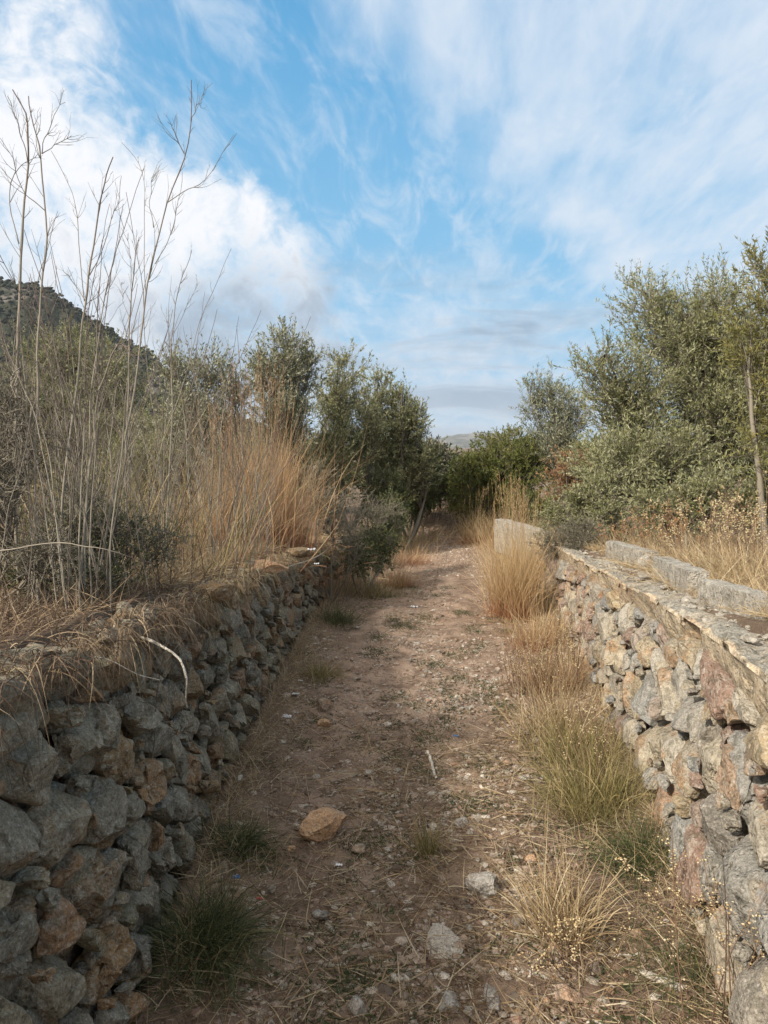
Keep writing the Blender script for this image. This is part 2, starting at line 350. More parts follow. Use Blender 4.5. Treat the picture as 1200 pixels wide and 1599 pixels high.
def flat_mat(name, col, rough=.6):
    m, w = new_mat(name); n = w.noise(w('ShaderNodeTexCoord').outputs['Object'], 60, 4)
    finish(w, w.mix(w.rng(n, .35, .7, 0, .35), col, tuple(x * .6 for x in col)), rough, n, .3, .003); return m
M['white'] = flat_mat('white_paper', (.75, .76, .78)); M['blue'] = flat_mat('blue_plastic', (.04, .17, .40)); M['redscrap'] = flat_mat('red_plastic', (.5, .12, .09))
M['core'] = M['ground']

# ------------------------------------------------------------------ terrain
XLf = lambda y: np.interp(y, [-5, 0, 2, 3, 4.5, 6.75, 9, 12, 16, 40], [-.78, -.78, -.81, -.95, -1.06, -1.19, -1.15, -.95, -.9, -1.5])
XRf = lambda y: np.interp(y, [-5, 0, 2, 3.8, 7.6, 10, 12, 16, 40], [.72, .76, .82, .99, 1.14, 1.0, .85, .9, 1.5])
HLf = lambda y: np.interp(y, [-5, 0, 1.8, 3.2, 5.3, 7.3, 9.6, 13, 18], [1.2, 1.2, 1.13, .97, .81, .63, .45, .22, .1])
HRf = lambda y: np.interp(y, [-5, 0, 2.6, 3.36, 4.56, 6.9, 10, 13, 18], [1.05, 1.05, .97, .90, .81, .65, .47, .28, .1])
def lown(x, y): return (noise.noise(Vector((x * .9, y * .9, 3.1))) * .035 + noise.noise(Vector((x * 3.4, y * 2.4, 7.7))) * .022)
def gz(x, y):
    xl, xr = float(XLf(y)), float(XRf(y)); z = lown(x, y) * (1 + min(max(y - 18, 0) * .1, 3))
    if x < xl: z += float(HLf(y)) * min(max((xl - x - .16) / .05, 0), 1) + .03 * min(max(-x - 1.4, 0), 2)
    elif x > xr: z += float(HRf(y)) * min(max((x - xr - .16) / .05, 0), 1) + .03 * min(max(x - 1.8, 0), 3)
    elif y > 13: z += .22 * min((y - 13) / 2.5, 1) * (1 + .5 * noise.noise(Vector((x * 1.5, y * .7, 1))))
    else:
        e = min(x - xl, xr - x); z += .07 * max(0, 1 - e / .35) ** 2
    return z
def build_ground():
    ys = np.concatenate([-np.geomspace(4000, 1.5, 26), np.arange(-1, 1.4, .2), np.arange(1.5, 6, .022), np.arange(6, 12, .05), np.arange(12, 20, .15), 20 + np.geomspace(.3, 4500, 50)])
    ss = np.linspace(0, 1, 92); offs = np.concatenate([[.05, .16, .165, .21, .25], np.arange(.32, 1.2, .07), np.geomspace(1.3, 4500, 44)])
    nx = len(ss) + 2 * len(offs); V = []
    for y in ys:
        xl, xr = float(XLf(y)), float(XRf(y))
        xs = np.concatenate([xl - offs[::-1], xl + (xr - xl) * ss, xr + offs])
        for x in xs:
            z = gz(x, y)
            if 1.4 < y < 9 and xl < x < xr:
                z += noise.fractal(Vector((x * 9, y * 9, 0)), .7, 2.2, 5) * .020
            V.append((x, y, z))
    ny = len(ys); i = np.arange(ny - 1)[:, None] * nx; j = np.arange(nx - 1)[None]
    Q = np.stack([i + j, i + j + 1, i + nx + j + 1, i + nx + j], -1).reshape(-1, 4)
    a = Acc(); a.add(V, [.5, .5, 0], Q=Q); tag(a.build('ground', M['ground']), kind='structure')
build_ground()

def ridge(name, prof, tdist, depth, mat, n=(260, 40), nz=1.0, base=-3, seed=0.0, freq=.02, amp=6.0):
    """a hillside whose crest passes through the photo pixels prof at distance tdist"""
    px = np.array([p[0] for p in prof], float); py = np.array([p[1] for p in prof], float)
    X = np.linspace(px[0], px[-1], n[0]); a = Acc(); V = []
    for xx in X:
        c = P(xx, float(np.interp(xx, px, py)), tdist); h = c[2] - base
        rad = unit(np.array([c[0], c[1]]))
        for k in range(n[1]):
            f = k / (n[1] - 1)
            s = f / .7 if f < .7 else 1 - (f - .7) / .3 * .8
            g = s * s * (3 - 2 * s)
            p = np.array([c[0], c[1]]) + rad * (f - .7) * depth
            nzv = noise.fractal(Vector((p[0] * freq + seed, p[1] * freq, 0)), .75, 2.1, 6) * amp * min(1, f * 3)
            V.append((p[0], p[1], base + h * g + nzv * nz * (1 if f < .69 else .4)))
    i = np.arange(n[0] - 1)[:, None] * n[1]; j = np.arange(n[1] - 1)[None]
    Q = np.stack([i + j, i + n[1] + j, i + n[1] + j + 1, i + j + 1], -1).reshape(-1, 4)
    a.add(V, [.5, .5, 0], Q=Q); return tag(a.build(name, mat), kind='structure'), np.array(V).reshape(n[0], n[1], 3)
def hill_mat(name, a, b, c, s):
    m, w = new_mat(name); pos = w('ShaderNodeTexCoord').outputs['Object']
    n1 = w.noise(pos, .03 * s, 7, .65); n2 = w.noise(pos, .35 * s, 5, .65)
    col = w.mix(w.rng(n2, .4, .6), a, b); col = w.mix(w.rng(n1, .53, .62), col, c)
    finish(w, col, .95, w.math('ADD', n2, w.math('MULTIPLY', n1, 2)), 1.0, 1.5 / s, spec=.1); return m
M['hill'] = hill_mat('scrub_and_rock_slope', (.030, .040, .026), (.060, .062, .042), (.15, .135, .12), 1)
M['farhill'] = hill_mat('far_wooded_slope', (.07, .08, .05), (.12, .11, .07), (.22, .19, .16), .15)
mt, mV = ridge('mountain', [(-900, 330), (-500, 300), (-250, 380), (0, 447), (35, 455), (60, 466), (90, 487), (130, 506), (170, 527), (205, 548), (240, 568), (285, 610), (330, 648), (420, 690), (520, 712), (620, 722)], 420, 420, M['hill'], n=(420, 90), amp=9)
ridge('far_hill', [(200, 705), (420, 695), (560, 690), (640, 690), (690, 685), (715, 679), (745, 676), (765, 679), (800, 686), (900, 692), (1100, 688), (1300, 695), (1700, 690)], 3200, 1500, M['farhill'], n=(300, 40), amp=26, freq=.003)
def mountain_scrub():
    a = Acc(); n = 16000
    ii = rng.integers(120, mV.shape[0], n); jj = (rng.random(n) ** .7 * 60 + 4).astype(int)
    C = mV[ii, jj] + rng.normal(0, 1.2, (n, 3)) * [1, 1, .1]; C[:, 2] += .5
    small_rocks(a, C, rng.uniform(.4, 1.4, n), sub=1)
    tag(a.build('mountain_scrub', M['hillscrub']), 'dark scrub and pines speckling the mountainside at left', 'scrub', kind='stuff')
m_, w_ = new_mat('hill_bushes'); r_, t_, e_ = attr(w_)
finish(w_, w_.ramp(r_, [(0, (.022, .028, .018)), (.7, (.042, .048, .030)), (1, (.08, .078, .05))]), .9, w_.noise(w_('ShaderNodeTexCoord').outputs['Object'], 1.5, 5), 1, .8); M['hillscrub'] = m_
mountain_scrub()

# ------------------------------------------------------------------ dry stone walls
def stone_face(y0, y1, foot, H, sgn, spacing, colfun, band=0.0, batter=.06, tilt=0.0, near_sub=3, recess=0.0):
    """sgn=-1: left wall (faces +x); sgn=+1: right wall (faces -x)"""
    asp = 1.3; pts = []; cellg = {}
    target = int((y1 - y0) / (spacing ** 2 * asp) * 1.25)
    for pas, mult in ((0, 10), (1, 12), (2, 22)):
        for _ in range(target * mult):
            y = rng.uniform(y0, y1); h = rng.uniform(-.03, float(H(y)) - band - .02)
            q = np.array([y / asp, h + tilt * y]); r = spacing * (rng.uniform(1.1, 1.5), rng.uniform(.75, 1.0), rng.uniform(.42, .62))[pas]
            if pas == 0 and rng.random() < .5: continue
            key = (int(q[0] / .28), int(q[1] / .28)); ok = True
            for dx in (-1, 0, 1):
                for dz in (-1, 0, 1):
                    for (p2, r2) in cellg.get((key[0] + dx, key[1] + dz), ()):
                        if math.hypot(p2[0] - q[0], p2[1] - q[1]) < (r + r2) * .5: ok = False; break
                    if not ok: break
                if not ok: break
            if ok: cellg.setdefault(key, []).append((q, r)); pts.append((q, r, y, h))
    Qp = np.array([p[0] for p in pts]); Rr = np.array([p[1] for p in pts]); acc = Acc()
    for i, (q, r, y, h) in enumerate(pts):
        d = Qp - q; dist = np.hypot(d[:, 0], d[:, 1]); nb = np.where((dist > 0) & (dist < .6))[0]
        # power-diagram style borders: each neighbour takes its share by size
        ang = np.arctan2(d[nb, 1], d[nb, 0]); hd = dist[nb] * (.5 + .5 * (Rr[i] ** 2 - Rr[nb] ** 2) / np.maximum(dist[nb] ** 2, 1e-6) * .9); hd = np.maximum(hd, r * .22)
        ang = np.append(ang, [math.pi / 2, -math.pi / 2]); hd = np.append(hd, [max(float(H(y)) - band - h, .03) + rng.uniform(-.02, .02), h + .08])
        near = math.hypot(y, 1.2)
        V, T = ICO[2 if recess or near > 6 else (4 if near < 3.3 and near_sub > 3 else 3)]
        D = V; a2 = np.arctan2(D[:, 1], D[:, 0]); rho = np.hypot(D[:, 0], D[:, 1])
        cosd = np.maximum(np.cos(a2[:, None] - ang[None]), 0) / hd[None]
        rad = (np.sum(cosd ** 14, 1) + 1e-14) ** (-1 / 14.0); rad = np.minimum(rad, r * 1.25) * rng.uniform(.86, .97)
        pl = rho ** .55 * rad; dep = np.sign(D[:, 2]) * np.abs(D[:, 2]) ** .5; Dp = r * rng.uniform(.34, .52)
        L = np.stack([np.cos(a2) * pl, np.sin(a2) * pl, dep * Dp], 1)
        # broken faces: one broad front plane and several chamfers
        tx, tyy = rng.normal(0, .22, 2); n0 = np.array([tx, tyy, 1]); n0 /= np.linalg.norm(n0)
        e = L @ n0 - Dp * rng.uniform(.5, .8); L -= np.maximum(e, 0)[:, None] * n0 * .96
        for _ in range(8):
            fa = rng.uniform(0, 6.28); zz = rng.uniform(.35, 1.1); nrm = np.array([math.cos(fa), math.sin(fa), zz]); nrm /= np.linalg.norm(nrm)
            e = L @ nrm - r * rng.uniform(.30, .54); L -= np.maximum(e, 0)[:, None] * nrm * 1.0
        off = rng.uniform(0, 90)
        f = fbm(L, 11, 4, off) * .007 + fbm(L, 34, 3, off) * .005
        pit = np.maximum(fbm(L, 22, 3, off + 9) - .12, 0) * (.05 if rng.random() < .4 else .015)
        L = L + D * (f - pit)[:, None]
        yy = y + L[:, 0] * asp; hh = h + L[:, 1] - tilt * L[:, 0] * asp
        x = np.array(foot(yy)) + sgn * (batter * hh + .03 + recess) - sgn * (L[:, 2] - Dp * .45 + rng.uniform(-.022, .022))
        acc.add(np.stack([x, yy, hh], 1), [colfun(y, h), .5, 0], T=T if sgn > 0 else T[:, ::-1])
    return acc
def crisp(o, deg=26):
    o.data.set_sharp_from_angle(angle=R(deg)); return o
def wall_core(y0, y1, foot, H, sgn, band, back=.34, mat=None):
    a = Acc(); ys = np.arange(y0, y1, .08); prof = [(-.1, .13), (.3, .13), (.7, .14), (1.0, .15), (1.0, back), (.0, back)]
    V = []
    for y in ys:
        h = float(H(y)) - band * .5 - .03
        for (f, dx) in prof: V.append((float(foot(y)) + sgn * (dx + .05 * f * h + rng.normal(0, .004)), y, f * h + rng.normal(0, .006)))
    n = len(prof); i = np.arange(len(ys) - 1)[:, None] * n; j = np.arange(n - 1)[None]
    Q = np.stack([i + j, i + j + 1, i + n + j + 1, i + n + j], -1).reshape(-1, 4)
    a.add(V, [.1, .5, 0], Q=Q if sgn < 0 else Q[:, ::-1]); return a
def colL(y, h):
    r = rng.random()
    return r * .84 if rng.random() < .78 else rng.uniform(.865, .95)
def colR(y, h):
    if y > 5.2 and rng.random() < .3: return rng.uniform(.92, .96)
    return rng.random()
wl = empty('dry_stone_wall', (-.95, 2, 0), 'shaded grey dry stone retaining wall along the left of the path', 'stone wall')
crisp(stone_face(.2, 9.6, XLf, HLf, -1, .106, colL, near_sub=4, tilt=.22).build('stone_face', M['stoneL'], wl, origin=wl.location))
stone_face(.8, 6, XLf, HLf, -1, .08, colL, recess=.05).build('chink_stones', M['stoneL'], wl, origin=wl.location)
wall_core(.0, 9.8, XLf, HLf, -1, 0).build('earth_core', M['core'], wl, origin=wl.location)
wr = empty('dry_stone_wall', (.95, 2, 0), 'sunlit dry stone wall on the right topped with crumbling render', 'stone wall')
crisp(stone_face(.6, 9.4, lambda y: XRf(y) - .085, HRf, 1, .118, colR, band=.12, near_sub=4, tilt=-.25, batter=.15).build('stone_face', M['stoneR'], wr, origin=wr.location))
wall_core(.4, 9.6, lambda y: XRf(y) - .02, HRf, 1, .1).build('earth_core', M['core'], wr, origin=wr.location)

def render_band():
    """crumbling lime render: ragged front lip and the flat top behind it"""
    a = Acc(); ys = np.arange(.4, 9.4, .018); prof = []
    # (inward distance from face, height below top, roughness)
    for k in range(9): prof.append((.050 - .035 * k / 8, -.23 + .22 * k / 8))
    prof += [(.022, -.004), (.04, .004), (.07, .005), (.10, .004), (.14, .003), (.18, .003), (.26, .002), (.40, 0), (.46, -.04)]
    V = []
    for y in ys:
        H = float(HRf(y)); f = float(XRf(y)) + .05 * H
        bite = max(0, noise.noise(Vector((y * 3.1, 5, 0))) - .12) * .30 + max(0, noise.noise(Vector((y * 9.1, 15, 0))) - .1) * .09
        for k, (dx, dz) in enumerate(prof):
            z = H + dz; x = f + dx - .020
            nz = noise.fractal(Vector((y * 7, z * 9, dx * 9)), .8, 2.2, 5)
            if k < 9:
                x -= nz * .020 - .012 + .007 * noise.noise(Vector((y * 22, z * 26, 3))); x += max(0, (bite - .02)) * (1 - k / 9) * 1.2
                lowf = (8 - k) / 8; x += lowf ** 2 * .05 * (1 + 1.6 * noise.noise(Vector((y * 4.3, 2.2, 9))))
                z += lowf * .05 * noise.noise(Vector((y * 5.3, 8.2, 1)))
            else:
                st = .018 if noise.noise(Vector((y * 4.5, dx * 16, 4))) > .12 else 0
                z += nz * .016 - st - .012 * (noise.noise(Vector((y * 1.7, dx * 7, 8))) > .1); x -= nz * .02
            V.append((x, y, z))
    n = len(prof); V = np.array(V).reshape(len(ys), n, 3); out = []
    for lo, hi in ((0, 11), (10, n)):
        m = hi - lo; i = np.arange(len(ys) - 1)[:, None] * m; j = np.arange(m - 1)[None]
        Q = np.stack([i + j, i + m + j, i + m + j + 1, i + j + 1], -1).reshape(-1, 4)
        a = Acc(); a.add(V[:, lo:hi].reshape(-1, 3), [.5, .5, 0], Q=Q); out.append(a)
    return out
rb_, tp_ = render_band(); crisp(rb_.build('render_band', M['mortar'], wr, origin=wr.location), 40); crisp(tp_.build('worn_top', M['captop'], wr, origin=wr.location), 40)

def beam(acc, p0, p1, w, h, rnd=.5, seg=90, rough=.006):
    """a worn rectangular beam from p0 to p1 (centre line of its base), w wide, h high"""
    p0, p1 = np.array(p0, float), np.array(p1, float); d = unit(p1 - p0); s = np.array([d[1], -d[0], 0]); s = unit(s)
    m = 9; ring = []
    for k in range(m): ring.append((-.5, k / m))
    for k in range(m): ring.append((-.5 + k / m, 1))
    for k in range(m): ring.append((.5, 1 - k / m))
    for k in range(m): ring.append((.5 - k / m, 0))
    ring = np.array(ring); n = len(ring); V = []
    sc = list(np.linspace(0, 1, seg)); rows = [(0, .0)] + [(t, 1) for t in sc] + [(1, .0)]
    for t, f in rows:
        for (a, b) in ring:
            aa, bb = (a, b)
            # round the arrises a little
            r = .975 if abs(abs(a) - .5) < .01 and b in (0, 1) else 1
            q = p0 + (p1 - p0) * t + s * aa * w * r * (f if f else .02) + np.array([0, 0, 1]) * ((bb - .5) * r * (f if f else .02) + .5) * h
            nv = noise.fractal(Vector(q * 9), .8, 2.2, 4) * rough + noise.fractal(Vector(q * 40), .8, 2.2, 2) * rough * .6 - max(0, noise.noise(Vector(q * 14)) - .3) * rough * 3
            q = q + (s * (1 if aa > 0 else -1) + np.array([0, 0, .8 if bb > .5 else 0])) * nv
            V.append(q)
    i = np.arange(len(rows) - 1)[:, None] * n; j = np.arange(n)[None]; j2 = (j + 1) % n
    Q = np.stack([i + j, i + j2, i + n + j2, i + n + j], -1).reshape(-1, 4)
    acc.add(V, [rnd, .5, 0], Q=Q)
def thing(name, acc, mat, label, cat, group=None, smooth=True):
    V = np.concatenate(acc.V); o = (V[:, 0].mean(), V[:, 1].mean(), V[:, 2].min())
    return tag(acc.build(name, mat, smooth=smooth, origin=o), label, cat, group)
def block(px0, px1, pyb0, pyb1, z0, z1, w, h, label):
    a = Acc(); p0 = PZ(px0, pyb0, z0); p1 = PZ(px1, pyb1, z1)
    p0[0] += w / 2; p1[0] += w / 2; p0[2] -= .02; p1[2] -= .02
    beam(a, p0, p1, w * .85, h + .015, rough=.0055); crisp(thing('concrete_block', a, M['concrete'], label, 'concrete kerb', 'concrete kerb pieces on the right wall'), 30)
block(1192, 1086, 975, 938, .94, .90, .11, .105, 'nearest pale concrete kerb piece on the right wall, beside the dry grass')
block(1070, 1016, 927, 897, .88, .81, 1.0 * .12, .12, 'middle concrete kerb piece on the right wall, its broken end facing the camera')
block(1002, 944, 889, 867, .79, .72, 1.0 * .12, .125, 'farther concrete kerb piece on the right wall, behind the rounded stone')
a = Acc(); beam(a, (.86, 11.2, .10), (1.28, 9.6, .10), .20, .47); thing('concrete_block', a, M['concrete'], 'distant pale concrete wall end showing above the golden grass right of the path', 'concrete wall', smooth=False)
def put_rock(px, py, z, size, mat, label, cat='stone', sub=3, rot=None, group=None, sink=.3, cuts=9, rough=.10, rnd=None, name='loose_stone'):
    global rng
    a = Acc(); p = PZ(px, py, z); g = z if z > .3 else gz(p[0], p[1]); keep = rng; rng = np.random.default_rng(int(px * 7 + py))
    rock(a, (p[0], p[1], g + size[2] * (1 - sink)), size, sub, rot=rot, cuts=cuts, rough=rough, rnd=rnd); rng = keep
    return crisp(thing(name, a, M[mat], label, cat, group), 24)
put_rock(1006, 888, .80, (.05, .05, .055), 'concrete', 'rounded pale stone standing between the concrete kerb pieces')
put_rock(1075, 944, .89, (.032, .03, .022), 'concrete', 'small pale stone on the right wall top in front of a kerb piece')
put_rock(1082, 951, .89, (.018, .02, .012), 'concrete', 'pebble beside the small pale stone on the right wall top')
put_rock(1012, 902, .80, (.16, .07, .018), 'concrete', 'flat slab with dark broken edge lying on the right wall top', rot=1.4)
put_rock(413, 893, .80, (.17, .13, .05), 'rock_orange', 'flat ochre capping stone at the top of the left wall', sink=.35)
put_rock(470, 868, .72, (.15, .12, .05), 'stoneL', 'grey capping stone beyond the ochre one on the left wall')
put_rock(335, 935, .93, (.12, .10, .05), 'stoneL', 'pale capping stone at the corner of the left wall')
def debris():
    a = Acc(); n = 420; y = rng.uniform(1.8, 8.5, n); x = XRf(y) + .05 + rng.beta(3, 1.3, n) * .24
    small_rocks(a, np.stack([x, y, HRf(y) + .002], 1), .003 + rng.exponential(.006, n), 2)
    tag(a.build('rubble', M['concrete'], smooth=False), 'crumbs of mortar and grit lying on the flat top of the right wall', 'rubble', kind='stuff')
debris()
# loose stones on the path, placed where the photo has them
put_rock(510, 1308, 0, (.122, .085, .068), 'rock_orange', 'big angular ochre rock on the path, the largest one', sub=4, rot=.6, sink=.2, cuts=24, rough=.05)
put_rock(755, 1390, 0, (.068, .054, .044), 'rock_grey', 'pitted grey rock lying on dry straw right of the path centre', sub=4, rough=.16)
put_rock(505, 1110, 0, (.055, .05, .04), 'pebble', 'squarish brown stone near the foot of the left wall')
put_rock(508, 1132, 0, (.05, .05, .025), 'rock_orange', 'small ochre stone just in front of the squarish brown one', rnd=.1)
put_rock(455, 1332, 0, (.022, .016, .011), 'rock_orange', 'small reddish stone left of the big ochre rock')
put_rock(790, 1187, 0, (.030, .026, .022), 'pebble', 'round pinkish stone beside the low green weed at right', rnd=.78)
put_rock(820, 1213, 0, (.024, .022, .018), 'rock_grey', 'round pale pebble below the round pinkish stone')
put_rock(718, 1290, 0, (.040, .034, .024), 'rock_grey', 'grey broken stone right of the small upright grass tuft')
put_rock(575, 1210, 0, (.022, .02, .014), 'rock_grey', 'pale pebble above the big ochre rock')
put_rock(560, 1330, 0, (.035, .03, .018), 'pebble', 'brownish flat stone at the right foot of the big ochre rock')
put_rock(425, 1397, 0, (.018, .016, .014), 'rock_grey', 'pale pebble near the blue plastic scrap')
put_rock(500, 1435, 0, (.03, .028, .02), 'rock_grey', 'whitish stone in the straw below the big ochre rock')
put_rock(885, 1565, 0, (.055, .035, .026), 'pebble', 'reddish brown stone near the bottom edge of the picture', rnd=.78, sub=4)
put_rock(700, 1580, 0, (.042, .034, .02), 'rock_grey', 'grey stone at the bottom edge below the path centre')
put_rock(560, 1588, 0, (.035, .03, .03), 'rock_grey', 'grey stone at the bottom edge left of centre')
put_rock(690, 1480, 0, (.07, .09, .014), 'pebble', 'low flat stone sunk in the path left of the pitted grey rock', rough=.2, rot=.2, sink=.45)
put_rock(830, 1343, 0, (.03, .028, .015), 'rock_orange', 'flat ochre pebble below the dry brown weeds')
put_rock(950, 1440, 0, (.028, .02, .014), 'pebble', 'tan pebble beside the pale cigarette-like splinter', rnd=.1)
spots = [(650, 960), (595, 992), (700, 1012), (745, 985), (640, 1035), (775, 1050), (690, 1120), (730, 1090), (600, 1150), (655, 1175), (770, 1208), (735, 1225), (610, 1240), (680, 1350), (640, 1230), (790, 1330), (585, 1290), (480, 1240), (620, 1360), (455, 1460), (770, 1290), (825, 1155), (560, 1060), (700, 930), (690, 965), (655, 915), (730, 1420), (640, 1530), (810, 1450), (420, 1500), (930, 1520), (600, 1560), (845, 1510), (805, 1560), (705, 1205)]
proto = None
for k, (px, py) in enumerate(spots):
    p = PZ(px, py, 0); s = rng.uniform(.014, .030)
    if k % 5 == 0:
        a = Acc(); rock(a, (0, 0, .0), (1, .8, .6), 3, cuts=10); pr = a.build('loose_stone', M['pebble'], origin=(0, 0, 0))
        tag(pr, 'small loose stone lying in the earth of the path', 'stone', 'small loose stones along the path'); o = pr; protos = pr
        o.location = (p[0], p[1], gz(p[0], p[1]) + s * .3); o.scale = (s, s, s)
    else:
        o = copy_tree(protos, (p[0], p[1], gz(p[0], p[1]) + s * .3), rng.uniform(0, 6), s)

def gravel():
    a = Acc(); n = 60000
    y = np.concatenate([1.5 + rng.random(n // 2) ** 1.3 * 5, 2 + rng.random(n - n // 2) * 12])
    f = rng.random(n); f = np.where(rng.random(n) < .4, np.clip(rng.normal(.55, .16, n), 0, 1), f); x = XLf(y) + (XRf(y) - XLf(y)) * (.04 + .92 * f)
    s = .0022 + rng.exponential(.0038, n); s = np.where(rng.random(n) < .022, rng.uniform(.008, .022, n), s); s = np.minimum(s, .026)
    keep = np.array([noise.noise(Vector((a_ * 2.2, b_ * 1.6, 5))) for a_, b_ in zip(x, y)]) + rng.normal(0, .25, n) > -.12; x, y, s = x[keep], y[keep], s[keep]; n = len(x)
    z = np.array([gz(a_, b_) for a_, b_ in zip(x, y)])
    small_rocks(a, np.stack([x, y, z + s * .12], 1), s)
    tag(a.build('gravel', M['pebble'], smooth=False), 'small pebbles and grit strewn over the earth path', 'gravel', kind='stuff')
gravel()

# ------------------------------------------------------------------ trees and bushes
def CL(px, py, t, rx, ry, rd=None):
    c = P(px, py, t); return (*c, rx * t / FPX, (rd if rd else rx * t / FPX), ry * t / FPX)
def bez(a, b, sag, k):
    s = np.linspace(0, 1, k)[None, :, None]
    return a[:, None] * (1 - s) + b[:, None] * s + sag[:, None] * (4 * s * (1 - s))
def tree(name, label, cat, base, clusters, leafmat, nleaf=20000, ll=.05, lw=.011, tr=.05, twl=.25, per=18, up=.6, group=None, bark='bark', spread=1.0, nlimb=1, fill=.45):
    base = np.array(base, float); root = empty(name, base, label, cat, group)
    tk, br, cr = Acc(), Acc(), Acc()
    vol = np.array([c[3] * c[4] * c[5] for c in clusters]) ** .75; vol = vol / vol.sum()
    for c, fr in zip(clusters, vol):
        cc = np.array(c[:3]); rr = np.array(c[3:6])
        for q in range(nlimb):
            end = cc + rng.normal(0, .35, 3) * rr + np.array([0, 0, rr[2] * .35]); k = 10
            st = base + np.array([*rng.normal(0, tr * .8, 2), -.05])
            s = np.linspace(0, 1, k)[:, None]
            mid = st * .45 + end * .55 + np.array([*rng.normal(0, .12, 2) * np.linalg.norm(end - st), -.03])
            L = st * (1 - s) ** 2 + mid * 2 * s * (1 - s) + end * s ** 2 + rng.normal(0, .012, (k, 3)) * np.linalg.norm(end - st) * s
            r = tr * (fr ** .33 + .25) * (1 - .88 * s[:, 0]); tubes(tk, L[None], r[None], 7)
            nb = max(6, int(nleaf * fr / per / 6 / nlimb))
            dirs = rdir(nb); dirs[:, 2] = dirs[:, 2] * .9 + .15
            tgt = cc + unit(dirs) * rr * (fill + (1 - fill) * rng.random((nb, 1)) ** .6)
            # lumpy crown outline
            lump = np.array([noise.noise(Vector(d * 2.3) + Vector(cc)) for d in dirs])[:, None]
            tgt = cc + (tgt - cc) * (1 + lump * .45 * spread)
            ii = rng.integers(4, k, nb); bs = L[ii]
            sag = np.array([0, 0, -.08]) * np.linalg.norm(tgt - bs, axis=1, keepdims=True) + rng.normal(0, .02, (nb, 3))
            B = bez(bs, tgt, sag, 6)
            tubes(br, B, np.linspace(tr * .12 + .002, .0018, 6)[None] * np.ones((nb, 1)), 3)
            # twigs
            nt = nb * 6; bi = np.repeat(np.arange(nb), 6); sj = rng.uniform(.25, 1, nt)
            f = sj * 5; i0 = np.minimum(f.astype(int), 4); tb = B[bi, i0] * (1 - (f - i0))[:, None] + B[bi, i0 + 1] * (f - i0)[:, None]
            od = unit(tgt[bi] - bs[bi]); out = unit((tb - cc) / rr)
            td = unit(od * .4 + out * .5 + rdir(nt) * .75 + np.array([0, 0, up])); tl = twl * rng.uniform(.5, 1.3, nt)
            cv = rdir(nt) * .18 * tl[:, None]; cv[:, 2] -= .05 * tl
            te = tb + td * tl[:, None]; TW = bez(tb, te, cv * .5, 4)
            tubes(br, TW, np.array([.0022, .0018, .0013, .0007])[None] * np.ones((nt, 1)), 3, extra=1)
            nl = nt * per; li = np.repeat(np.arange(nt), per); s2 = rng.uniform(.12, 1.02, nl)[:, None]
            lp = tb[li] * (1 - s2) + te[li] * s2 + cv[li] * 2 * s2 * (1 - s2)
            ld = unit(td[li] * .7 + rdir(nl) * .75 + np.array([0, 0, .15])); sd_ = unit(np.cross(ld, rdir(nl)))
            LL = ll * rng.uniform(.6, 1.25, nl)[:, None]; W = lw * rng.uniform(.7, 1.2, nl)[:, None]
            nrm = np.cross(ld, sd_)
            p0 = lp; p1 = lp + ld * LL * .45 + sd_ * W * .5 + nrm * W * .12; p2 = lp + ld * LL; p3 = lp + ld * LL * .45 - sd_ * W * .5 + nrm * W * .12
            V = np.stack([p0, p1, p2, p3], 1)
            tr_ = np.repeat(np.clip(rng.normal(.42, .2, nt), 0, 1), per)
            C = np.zeros((nl, 4, 3)); C[..., 0] = np.clip(tr_ + rng.normal(0, .17, nl), 0, 1)[:, None]; C[..., 1] = .5
            cr.add(V.reshape(-1, 3), C.reshape(-1, 3), Q=np.arange(nl * 4).reshape(-1, 4))
    tk.build('trunk', M[bark], root, origin=base); br.build('branches', M[bark], root, origin=base)
    cr.build('crown', M[leafmat], root, origin=base, smooth=False)
    return root
def gb(px, t):
    p = P(px, 760, t); return np.array([p[0], p[1], gz(p[0], p[1])])

G = 'wild olive trees beside the path'
# right side
tree('olive_tree', 'large bushy wild olive on the right, crown filling the right side above the concrete kerb', 'tree', gb(1060, 9.5),
     [CL(1080, 545, 9.5, 105, 85, .8), CL(1010, 490, 9.6, 40, 55, .5), CL(1125, 480, 9.4, 50, 55, .6), CL(990, 620, 9.2, 72, 70, .7), CL(1120, 660, 9.2, 90, 95, .8), CL(940, 585, 9.0, 45, 38, .4), CL(1190, 560, 9.4, 70, 90, .7), CL(1040, 730, 8.8, 90, 75, .7), CL(960, 735, 8.6, 60, 60, .6)],
     'olive', 130000, .052, .0130, .07, .31, 20, .75, fill=.25, spread=1.5)
tree('yellowing_tree', 'taller yellow-green tree at the right edge of the picture', 'tree', gb(1215, 6.6),
     [CL(1200, 430, 6.6, 45, 75, .5), CL(1235, 520, 6.6, 80, 110, .6), CL(1180, 520, 6.7, 38, 55, .35), CL(1240, 700, 6.6, 90, 90, .6)],
     'yellowgreen', 26000, .050, .013, .05, .24, 18, .5, fill=.35)
tree('olive_tree', 'slender pale olive sapling left of the large bushy olive, sky showing through', 'tree', gb(880, 13.5),
     [CL(826, 620, 13.5, 20, 48, .3), CL(862, 628, 13.5, 30, 58, .4), CL(895, 640, 13.4, 28, 55, .4), CL(860, 690, 13.5, 40, 35, .5)],
     'olivegrey', 15000, .060, .014, .03, .28, 16, .9, fill=.2)
M['midgreen'] = plant_mat('mid_green_leaves', [(0, (.075, .095, .022)), (.5, (.13, .15, .04)), (.85, (.21, .21, .06)), (1, (.32, .26, .09))], trans=.25)
